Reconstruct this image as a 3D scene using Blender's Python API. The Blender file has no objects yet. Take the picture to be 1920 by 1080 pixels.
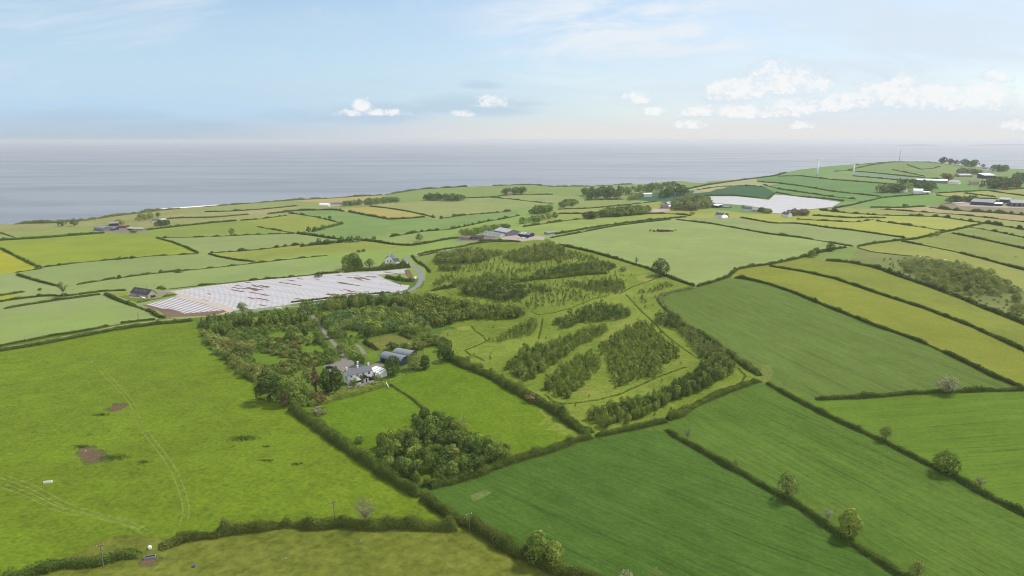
import bpy, math, random, heapq
import numpy as np
from mathutils import Vector
from mathutils.geometry import delaunay_2d_cdt

SC = bpy.context.scene
COL = SC.collection
R = math.radians
# ------------------------------------------------------------------ camera
CAMZ, PITCH, FOC = 175.0, R(12.23), 1280.0
cam = bpy.data.cameras.new('camera')
cam.sensor_width = 36.0
cam.lens = 24.0
cam.clip_start = 1.0
cam.clip_end = 200000.0
camo = bpy.data.objects.new('camera', cam)
COL.objects.link(camo)
camo.location = (0, 0, CAMZ)
camo.rotation_euler = (math.pi / 2 - PITCH, 0, 0)
SC.camera = camo
# ------------------------------------------------------------------ exposure
SC.view_settings.view_transform = 'Standard'
SC.view_settings.look = 'None'
SC.view_settings.gamma = 1.0
SC.view_settings.use_curve_mapping = False
SC.view_settings.exposure = 0.3
SC.cycles.max_bounces = 6
SC.cycles.diffuse_bounces = 3
SC.cycles.transparent_max_bounces = 6
SC.cycles.volume_bounces = 0
SC.cycles.filter_width = 1.0
EXPO = 2 ** SC.view_settings.exposure
# ------------------------------------------------------------------ sun
SUN_EL, SUN_AZ = 53.0, 60.0          # azimuth clockwise from the viewing direction (+Y)
sun = bpy.data.lights.new('sun', 'SUN')
sun.energy = 3.5
sun.angle = R(7.0)
sun.color = (1.0, 0.95, 0.87)
suno = bpy.data.objects.new('sun', sun)
COL.objects.link(suno)
sd = Vector((math.sin(R(SUN_AZ)) * math.cos(R(SUN_EL)), math.cos(R(SUN_AZ)) * math.cos(R(SUN_EL)), math.sin(R(SUN_EL))))
suno.rotation_euler = sd.to_track_quat('Z', 'Y').to_euler()
suno.location = (0, 0, 500)


def lin(c):
    return tuple(((v / 255) / 12.92 if v / 255 <= 0.04045 else ((v / 255 + 0.055) / 1.055) ** 2.4) for v in c)


# ------------------------------------------------------------------ node expressions
class E:
    """a socket with arithmetic; every operation is one Math node"""
    nt = None

    def __init__(s, sock):
        s.s = sock

    @staticmethod
    def op(name, *a, clamp=False):
        n = E.nt.nodes.new('ShaderNodeMath')
        n.operation = name
        n.use_clamp = clamp
        for i, v in enumerate(a):
            if isinstance(v, E):
                E.nt.links.new(v.s, n.inputs[i])
            else:
                n.inputs[i].default_value = v
        return E(n.outputs[0])

    def __add__(s, o): return E.op('ADD', s, o)
    def __radd__(s, o): return E.op('ADD', s, o)
    def __sub__(s, o): return E.op('SUBTRACT', s, o)
    def __rsub__(s, o): return E.op('SUBTRACT', o, s)
    def __mul__(s, o): return E.op('MULTIPLY', s, o)
    def __rmul__(s, o): return E.op('MULTIPLY', s, o)
    def __truediv__(s, o): return E.op('DIVIDE', s, o)
    def max(s, o): return E.op('MAXIMUM', s, o)
    def min(s, o): return E.op('MINIMUM', s, o)
    def pow(s, o): return E.op('POWER', s, o)

    def step(s, a, b, smooth=True):
        n = E.nt.nodes.new('ShaderNodeMapRange')
        n.interpolation_type = 'SMOOTHSTEP' if smooth else 'LINEAR'
        E.nt.links.new(s.s, n.inputs[0])
        n.inputs[1].default_value = a
        n.inputs[2].default_value = b
        return E(n.outputs[0])


def comb(x, y, z):
    n = E.nt.nodes.new('ShaderNodeCombineXYZ')
    for i, v in enumerate((x, y, z)):
        if isinstance(v, E):
            E.nt.links.new(v.s, n.inputs[i])
        else:
            n.inputs[i].default_value = v
    return n.outputs[0]


def sep(sock):
    n = E.nt.nodes.new('ShaderNodeSeparateXYZ')
    E.nt.links.new(sock, n.inputs[0])
    return [E(o) for o in n.outputs]


def noise(vec, scale, detail=3.0, rough=0.5, dist=0.0):
    n = E.nt.nodes.new('ShaderNodeTexNoise')
    if vec is not None:
        E.nt.links.new(vec, n.inputs['Vector'])
    n.inputs['Scale'].default_value = scale
    n.inputs['Detail'].default_value = detail
    n.inputs['Roughness'].default_value = rough
    n.inputs['Distortion'].default_value = dist
    return E(n.outputs[0])


def mixc(f, a, b):
    n = E.nt.nodes.new('ShaderNodeMix')
    n.data_type = 'RGBA'
    for i, v in ((0, f), (6, a), (7, b)):
        if isinstance(v, E):
            E.nt.links.new(v.s, n.inputs[i])
        elif hasattr(v, 'is_linked') or hasattr(v, 'node'):
            E.nt.links.new(v, n.inputs[i])
        elif i == 0:
            n.inputs[i].default_value = v
        else:
            n.inputs[i].default_value = (*v[:3], 1)
    return n.outputs[2]


def scalec(c, f):
    """colour (tuple or socket) times a value expression"""
    n = E.nt.nodes.new('ShaderNodeVectorMath')
    n.operation = 'SCALE'
    if isinstance(c, tuple):
        n.inputs[0].default_value = c[:3]
    else:
        E.nt.links.new(c, n.inputs[0])
    E.nt.links.new(f.s, n.inputs['Scale'])
    return n.outputs[0]


# ------------------------------------------------------------------ sky
def pxdir(px, py):
    u, v = (px - 960) / FOC, (540 - py) / FOC
    return np.array([u, math.cos(PITCH) + v * math.sin(PITCH), -math.sin(PITCH) + v * math.cos(PITCH)])


def make_world():
    w = bpy.data.worlds.new('World')
    SC.world = w
    w.use_nodes = True
    nt = w.node_tree
    nt.nodes.clear()
    E.nt = nt
    out = nt.nodes.new('ShaderNodeOutputWorld')
    bg = nt.nodes.new('ShaderNodeBackground')
    bg.inputs[1].default_value = 0.1
    nt.links.new(bg.outputs[0], out.inputs[0])
    sky = nt.nodes.new('ShaderNodeTexSky')
    sky.sky_type = 'NISHITA'
    sky.sun_disc = False
    sky.sun_elevation = R(SUN_EL)
    sky.sun_rotation = R(SUN_AZ)
    sky.air_density = 1.0
    sky.dust_density = 0.7
    sky.ozone_density = 1.6
    tc = nt.nodes.new('ShaderNodeTexCoord')
    d = tc.outputs['Generated']
    x, y, z = sep(d)
    fy = y.max(0.08)
    X, Z = x / fy, z / fy
    front = y.step(0.1, 0.3)
    # high thin veils, drawn out in long diagonal wisps
    zz = z.max(0.0) + 0.16
    cx, cy = x / zz, y / zz
    ca, sa = math.cos(0.35), math.sin(0.35)
    wv = comb((cx * ca + cy * sa) * 0.45, (cy * ca - cx * sa) * 1.3, 0.0)
    n1 = noise(wv, 1.1, 6, 0.58, 0.6)
    n2 = noise(comb(cx * 0.5, cy * 0.5, 3.0), 0.9, 3, 0.5, 0.3)
    right = (X - Z * 0.35).step(-0.15, 0.42)
    hz = 1.0 - z.step(0.0, 0.16)
    veil = n1.step(0.42, 0.75) * 0.42 + n2.step(0.3, 0.75) * 0.22 + right * (0.20 + n2 * 0.35) + hz * 0.10 + 0.16
    veil = veil.min(0.9)
    base = mixc(veil, scalec(sky.outputs[0], E(nt.nodes.new('ShaderNodeValue').outputs[0])), mixc((X - Z * 0.35).step(-0.5, 0.3), (4.2, 5.7, 7.0), (5.7, 6.5, 7.3)))
    val = [n for n in nt.nodes if n.type == 'VALUE'][0]
    val.outputs[0].default_value = SKYMUL
    lowleft = hz * (1.0 - (X - Z * 0.35).step(-0.5, 0.35))
    base = mixc(lowleft * 0.9, base, (3.9, 5.5, 7.2))
    wisp = noise(comb(X * 5.0 + Z * 6.0, Z * 26.0 - X * 3.0, 2.0), 1.0, 6, 0.62, 0.5)
    wm = 1.0 - ((X - 0.17) / 0.26).pow(2.0) - ((Z - 0.15) / 0.1).pow(2.0)
    wide = noise(comb(X * 2.2 + Z * 5.0, Z * 11.0 - X * 2.0, 6.0), 1.0, 6, 0.6, 0.7)
    ww = wm.max(0.0) * wisp.step(0.4, 0.66) * 0.95 + wide.step(0.48, 0.75) * 0.45 * z.step(0.03, 0.1)
    base = mixc(ww.min(0.85) * front, base, (6.8, 7.2, 7.6))
    # pale warm band on the horizon, cooler and darker at the left
    band = 1.0 - z.step(0.004, 0.04)
    warm = X.step(-0.55, 0.1)
    bandc = mixc(warm, (3.9, 4.6, 5.3), (6.5, 6.4, 6.25))
    base = mixc(band * 0.85, base, bandc)
    # grey low streaks of cloud
    ns = noise(comb(X * 6.0, Z * 42.0, 1.0), 1.0, 4, 0.55, 0.4)

    def ell(px, py, rx, ry):
        q = pxdir(px, py)
        a, b = q[0] / q[1], q[2] / q[1]
        return (1.0 - ((X - a) / (rx / FOC)).pow(2.0) - ((Z - b) / (ry / FOC)).pow(2.0))

    st = None
    for e in ((130, 216, 210, 22), (330, 236, 160, 12), (560, 216, 120, 16), (700, 212, 130, 26), (900, 196, 150, 26), (900, 160, 60, 10)):
        v = ell(*e)
        st = v if st is None else st.max(v)
    streak = (st * 0.8 + (ns - 0.5) * 1.9).step(0.05, 0.9) * front
    base = mixc(streak * 0.55, base, (3.6, 4.8, 6.0))
    # heaped fair-weather clouds low on the right
    big = [(1378, 173, 62, 24), (1468, 157, 70, 34), (1452, 140, 28, 20), (1530, 165, 36, 16),
           (1590, 192, 55, 20), (1660, 186, 70, 30), (1695, 158, 28, 24), (1745, 190, 60, 28), (1845, 185, 55, 28), (1800, 195, 90, 22),
           (1875, 145, 26, 15), (1195, 186, 32, 15), (1230, 211, 28, 10),
           (1310, 210, 50, 12), (1400, 212, 70, 16), (1490, 206, 60, 20), (1560, 200, 40, 16),
           (1295, 236, 40, 10), (1500, 236, 30, 9), (1920, 236, 50, 12),
           (678, 199, 20, 14), (652, 213, 26, 7), (925, 192, 36, 13), (720, 212, 40, 7), (865, 214, 24, 7)]
    nb = noise(comb(X, Z * 1.4, 0.0), 75.0, 7, 0.66, 0.35)
    nl = noise(comb(X, Z * 1.4, 4.0), 26.0, 3, 0.55)
    f = None
    hgt = None
    for (px, py, rx, ry) in big:
        q = pxdir(px, py)
        a, b = q[0] / q[1], q[2] / q[1]
        rx, ry = rx * 1.25, ry * 1.3
        dz = (Z - b) / (ry / FOC)
        v = 1.0 - ((X - a) / (rx / FOC)).pow(2.0) - dz * dz - (0.0 - dz - 0.35).max(0.0) * 2.0
        top = v.max(0.0) * (dz * 0.5 + 0.75)
        f = v if f is None else f.max(v)
        hgt = top if hgt is None else hgt.max(top)
    dens = (f.max(-1.5) * 0.85 + (nb - 0.5) * 3.6 + (nl - 0.5) * 2.2)
    cov = dens.step(-0.2, 1.15) * front
    lit = (hgt * 1.3 + (nb - 0.5) * 2.6 + (nl - 0.5) * 1.2 - 0.08).step(0.0, 0.9)
    cc = mixc(lit, (5.2, 6.1, 7.0), (7.7, 7.7, 7.7))
    base = mixc(cov * 0.9, base, cc)
    # unseen bright cloud added behind the camera to fill the near faces
    rear_fill = (0.0 - y).step(-0.1, 0.5) * z.step(-0.02, 0.2)
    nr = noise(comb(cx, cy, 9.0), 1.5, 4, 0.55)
    base = mixc(rear_fill * (0.55 + nr * 0.7).min(1.0), base, (9.6, 9.7, 9.9))
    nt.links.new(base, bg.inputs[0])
    w.cycles.sampling_method = 'MANUAL'
    w.cycles.sample_map_resolution = 512


SKYMUL = 1.2
make_world()

# ------------------------------------------------------------------ terrain heights
CTRL = [(960, 1080, 57), (0, 1080, 57), (1920, 1080, 58), (0, 700, 52), (960, 700, 55), (1920, 700, 60), (690, 700, 54), (200, 550, 48),
        (0, 450, 38), (0, 422, 32), (300, 396, 32), (560, 376, 34), (740, 365, 36), (900, 350, 46), (1000, 347, 50), (1110, 350, 44), (1200, 345, 42),
        (940, 455, 57), (1240, 440, 62), (1500, 520, 62), (1800, 530, 57), (1900, 450, 64), (1300, 343, 46), (1440, 332, 75), (1556, 312, 92),
        (1680, 303, 100), (1760, 305, 98), (1920, 318, 86), (1700, 350, 80), (1850, 380, 68), (1450, 380, 58), (-500, 440, 30), (-500, 1080, 57),
        (2400, 330, 82), (2400, 700, 62), (640, 420, 40), (720, 500, 50), (1100, 400, 52)]


def flat(px, py, z):
    d = pxdir(px, py)
    t = (CAMZ - z) / -d[2]
    return d[0] * t, d[1] * t


CP = np.array([(*flat(a, b, c), c) for a, b, c in CTRL] + [(-1500, -400, 57), (1500, -400, 57), (0, -400, 57), (2600, -400, 60)], float)
SCL = 1000.0


def tps(r2):
    return 0.5 * r2 * np.log(np.maximum(r2, 1e-12))


def fit():
    P = CP[:, :2] / SCL
    n = len(P)
    K = tps(((P[:, None] - P[None]) ** 2).sum(-1)) + np.eye(n) * 0.002
    A = np.zeros((n + 3, n + 3))
    A[:n, :n] = K
    A[:n, n] = A[n, :n] = 1
    A[:n, n + 1:] = P
    A[n + 1:, :n] = P.T
    return np.linalg.solve(A, np.r_[CP[:, 2], 0, 0, 0])


COEF = fit()


def H(x, y):
    x = np.atleast_1d(np.asarray(x, float)) / SCL
    y = np.atleast_1d(np.asarray(y, float)) / SCL
    P = CP[:, :2] / SCL
    r2 = (x[:, None] - P[:, 0]) ** 2 + (y[:, None] - P[:, 1]) ** 2
    n = len(P)
    return tps(r2) @ COEF[:n] + COEF[n] + COEF[n + 1] * x + COEF[n + 2] * y


TS = np.geomspace(60, 4200, 260)


def G(pts):
    """image points -> points on the terrain (N,3)"""
    pts = np.atleast_2d(np.asarray(pts, float))
    D = np.array([pxdir(a, b) for a, b in pts])
    out = np.zeros((len(pts), 3))
    for i0 in range(0, len(pts), 400):
        d = D[i0:i0 + 400]
        t = TS[None, :] * np.ones((len(d), 1))
        x, y, z = d[:, :1] * t, d[:, 1:2] * t, CAMZ + d[:, 2:] * t
        g = z - H(x.ravel(), y.ravel()).reshape(x.shape)
        hit = (g < 0)
        k = np.where(hit.any(1), hit.argmax(1), len(TS) - 1)
        k = np.maximum(k, 1)
        a, b = TS[k - 1].copy(), TS[k].copy()
        for _ in range(14):
            m = (a + b) / 2
            gm = CAMZ + d[:, 2] * m - H(d[:, 0] * m, d[:, 1] * m)
            a = np.where(gm > 0, m, a)
            b = np.where(gm > 0, b, m)
        m = (a + b) / 2
        o = d * m[:, None]
        o[:, 2] = H(o[:, 0], o[:, 1])
        out[i0:i0 + 400] = o
    return out


def PX(P):
    """world points -> image points"""
    P = np.atleast_2d(P)
    y, z = P[:, 1], P[:, 2] - CAMZ
    f = y * math.cos(PITCH) - z * math.sin(PITCH)
    u = y * math.sin(PITCH) + z * math.cos(PITCH)
    return np.stack([960 + FOC * P[:, 0] / f, 540 - FOC * u / f], 1)


def subdiv(pts, step):
    """extra points along every leg of a line, its corners kept"""
    out = [np.asarray(pts[0], float)]
    for a, b in zip(pts[:-1], pts[1:]):
        a, b = np.asarray(a, float), np.asarray(b, float)
        n = max(1, int(math.ceil(np.linalg.norm(b - a) / step)))
        out += [a + (b - a) * (i + 1) / n for i in range(n)]
    return np.array(out)


def resample(pts, step):
    pts = np.asarray(pts, float)
    seg = np.linalg.norm(np.diff(pts, axis=0), axis=1)
    s = np.r_[0, np.cumsum(seg)]
    n = max(1, int(math.ceil(s[-1] / step)))
    q = np.linspace(0, s[-1], n + 1)
    return np.stack([np.interp(q, s, pts[:, i]) for i in range(pts.shape[1])], 1)


def inpoly(P, poly):
    x, y = P[:, 0], P[:, 1]
    c = np.zeros(len(P), bool)
    n = len(poly)
    for i in range(n):
        x1, y1 = poly[i]
        x2, y2 = poly[(i + 1) % n]
        if y1 == y2:
            continue
        m = ((y1 > y) != (y2 > y)) & (x < (x2 - x1) * (y - y1) / (y2 - y1) + x1)
        c ^= m
    return c


# ------------------------------------------------------------------ object helpers
def put(name, me, mats=(), parent=None, loc=None):
    o = bpy.data.objects.new(name, me)
    COL.objects.link(o)
    for m in mats:
        if me is not None and m.name not in [k.name for k in me.materials if k]:
            me.materials.append(m)
    if parent is not None:
        o.parent = parent
    if loc is not None:
        o.location = loc
    return o


def tag(o, label, cat, group=None, kind=None):
    o['label'] = label
    o['category'] = cat
    if group:
        o['group'] = group
    if kind:
        o['kind'] = kind
    return o


def empty(name, loc, rz=0.0):
    o = bpy.data.objects.new(name, None)
    COL.objects.link(o)
    o.location = loc
    o.rotation_euler = (0, 0, rz)
    o.empty_display_size = 0.5
    return o


def mesh(name, V, F, smooth=False, tint=None):
    """V (N,3); F list of faces or an int array (M,k)"""
    me = bpy.data.meshes.new(name)
    V = np.asarray(V, np.float32)
    if isinstance(F, np.ndarray):
        k = F.shape[1]
        n = len(F)
        me.vertices.add(len(V))
        me.vertices.foreach_set('co', V.ravel())
        me.loops.add(n * k)
        me.loops.foreach_set('vertex_index', F.astype(np.int32).ravel())
        me.polygons.add(n)
        me.polygons.foreach_set('loop_start', np.arange(0, n * k, k, dtype=np.int32))
        me.update(calc_edges=True)
    else:
        me.from_pydata([tuple(map(float, v)) for v in V], [], [list(map(int, f)) for f in F])
        me.update()
    if smooth:
        me.polygons.foreach_set('use_smooth', np.ones(len(me.polygons), bool))
    if tint is not None:
        a = me.attributes.new('tint', 'FLOAT', 'FACE')
        a.data.foreach_set('value', np.asarray(tint, np.float32))
    return me


def nmat(name):
    m = bpy.data.materials.new(name)
    m.use_nodes = True
    nt = m.node_tree
    nt.nodes.clear()
    E.nt = nt
    out = nt.nodes.new('ShaderNodeOutputMaterial')
    return m, nt, out


def principled(nt, out, col, rough=0.9, spec=0.2, metal=0.0, bump=None, bdist=0.1, bstr=0.5):
    p = nt.nodes.new('ShaderNodeBsdfPrincipled')
    if isinstance(col, tuple):
        p.inputs['Base Color'].default_value = (*col[:3], 1)
    else:
        nt.links.new(col, p.inputs['Base Color'])
    if isinstance(rough, E):
        nt.links.new(rough.s, p.inputs['Roughness'])
    else:
        p.inputs['Roughness'].default_value = rough
    p.inputs['Specular IOR Level'].default_value = spec
    p.inputs['Metallic'].default_value = metal
    if bump is not None:
        b = nt.nodes.new('ShaderNodeBump')
        b.inputs['Strength'].default_value = bstr
        b.inputs['Distance'].default_value = bdist
        nt.links.new(bump.s, b.inputs['Height'])
        nt.links.new(b.outputs[0], p.inputs['Normal'])
    nt.links.new(p.outputs[0], out.inputs[0])
    return p


KILL = 1.78          # picture brightness of a surface divided by its own reflectance in this light


def alb(c):
    return tuple(min(0.82, v / KILL) for v in lin(c))


def pos():
    g = E.nt.nodes.new('ShaderNodeNewGeometry')
    return g.outputs['Position']


def fieldmat(name, c, c2=None, fine=0.16, broad=0.14, stripe=0.0, ang=0.0, width=1.6, hue=0.5, fs=0.65, bump=0.5, spot=None):
    """grass or crop: mottled at blade-clump, patch and field scale, with faint drill lines"""
    m, nt, out = nmat(name)
    p = pos()
    a = alb(c)
    b = alb(c2) if c2 else (a[0] * 1.1, a[1] * 1.03, a[2] * 1.05)
    nf = noise(p, fs, 4, 0.65, 0.3)
    nm = noise(p, 0.11, 3, 0.55, 0.4)
    nb = noise(p, 0.017, 3, 0.55, 0.5)
    col = mixc((nb * 0.6 + nm * 0.4).step(0.34, 0.66) * hue, a, b)
    v = 1.0 + (nf - 0.5) * (fine * 4.4) + (nm - 0.5) * (fine * 1.3) + (nb - 0.5) * (broad * 2.2)
    if stripe:
        x, y, z = sep(p)
        ca, sa = math.cos(ang), math.sin(ang)
        al, ac = x * ca + y * sa, y * ca - x * sa
        wob = noise(p, 0.008, 2, 0.5)
        ac = ac + wob * 6.0
        s1 = noise(comb(al * (1 / 38.0), ac * (1.3 / width), 0.0), 1.0, 2, 0.6)
        s2 = noise(comb(al * (1 / 9.0), ac * (1 / (width * 0.4)), 7.0), 1.0, 1, 0.5)
        s3 = noise(comb(al * (1 / 300.0), ac * (1 / (width * 5)), 3.0), 1.0, 2, 0.5)
        tl = E.op('ABSOLUTE', E.op('FRACT', (ac + 5000.0) * (1 / (width * 8))) - 0.5)
        tram = tl.step(0.05, 0.02) * noise(comb(al * 0.02, ac * 0.01, 5.0), 1.0, 3, 0.6).step(0.35, 0.65)
        v = v - tram * (stripe * 0.9)
        v = v + (s1 - 0.5) * (stripe * 2.6) + (s2 - 0.5) * (stripe * 1.6) + (s3 - 0.5) * (stripe * 1.2)
    if spot:
        sp = noise(p, spot[1], 5, 0.6, 0.6).step(spot[2], spot[2] + 0.12)
        col = mixc(sp * spot[3], col, alb(spot[0]))
    col = scalec(col, v.max(0.25))
    principled(nt, out, col, 0.95, 0.08, bump=(nf + nm * 0.8) if bump else None, bdist=0.6, bstr=bump)
    return m


def plain(name, c, rough=0.8, spec=0.3, var=0.12, scale=1.5, metal=0.0, bump=0.0):
    m, nt, out = nmat(name)
    tc = nt.nodes.new('ShaderNodeTexCoord')
    n = noise(tc.outputs['Object'], scale, 4, 0.6)
    n2 = noise(tc.outputs['Object'], scale * 0.18, 2, 0.5)
    col = scalec(alb(c), 1.0 + (n - 0.5) * (var * 2) + (n2 - 0.5) * (var * 1.6))
    principled(nt, out, col, rough, spec, metal, bump=n if bump else None, bdist=0.05, bstr=bump)
    return m


def leafmat(name, c1, c2, rnd=0.3, transl=0.22):
    m, nt, out = nmat(name)
    at = nt.nodes.new('ShaderNodeAttribute')
    at.attribute_name = 'tint'
    oi = nt.nodes.new('ShaderNodeObjectInfo')
    col = mixc(E(at.outputs['Fac']), alb(c1), alb(c2))
    col = scalec(col, E(oi.outputs['Random']) * rnd + (1.0 - rnd / 2))
    d = nt.nodes.new('ShaderNodeBsdfDiffuse')
    t = nt.nodes.new('ShaderNodeBsdfTranslucent')
    nt.links.new(col, d.inputs[0])
    nt.links.new(mixc(0.35, col, (0.12, 0.2, 0.02)), t.inputs[0])
    mx = nt.nodes.new('ShaderNodeMixShader')
    mx.inputs[0].default_value = transl
    nt.links.new(d.outputs[0], mx.inputs[1])
    nt.links.new(t.outputs[0], mx.inputs[2])
    nt.links.new(mx.outputs[0], out.inputs[0])
    return m


# ------------------------------------------------------------------ hedgerows: width, height (m), style, label, line along the foot
def L(s):
    return [tuple(float(v) for v in q.split(',')) for q in s.split()]


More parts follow.
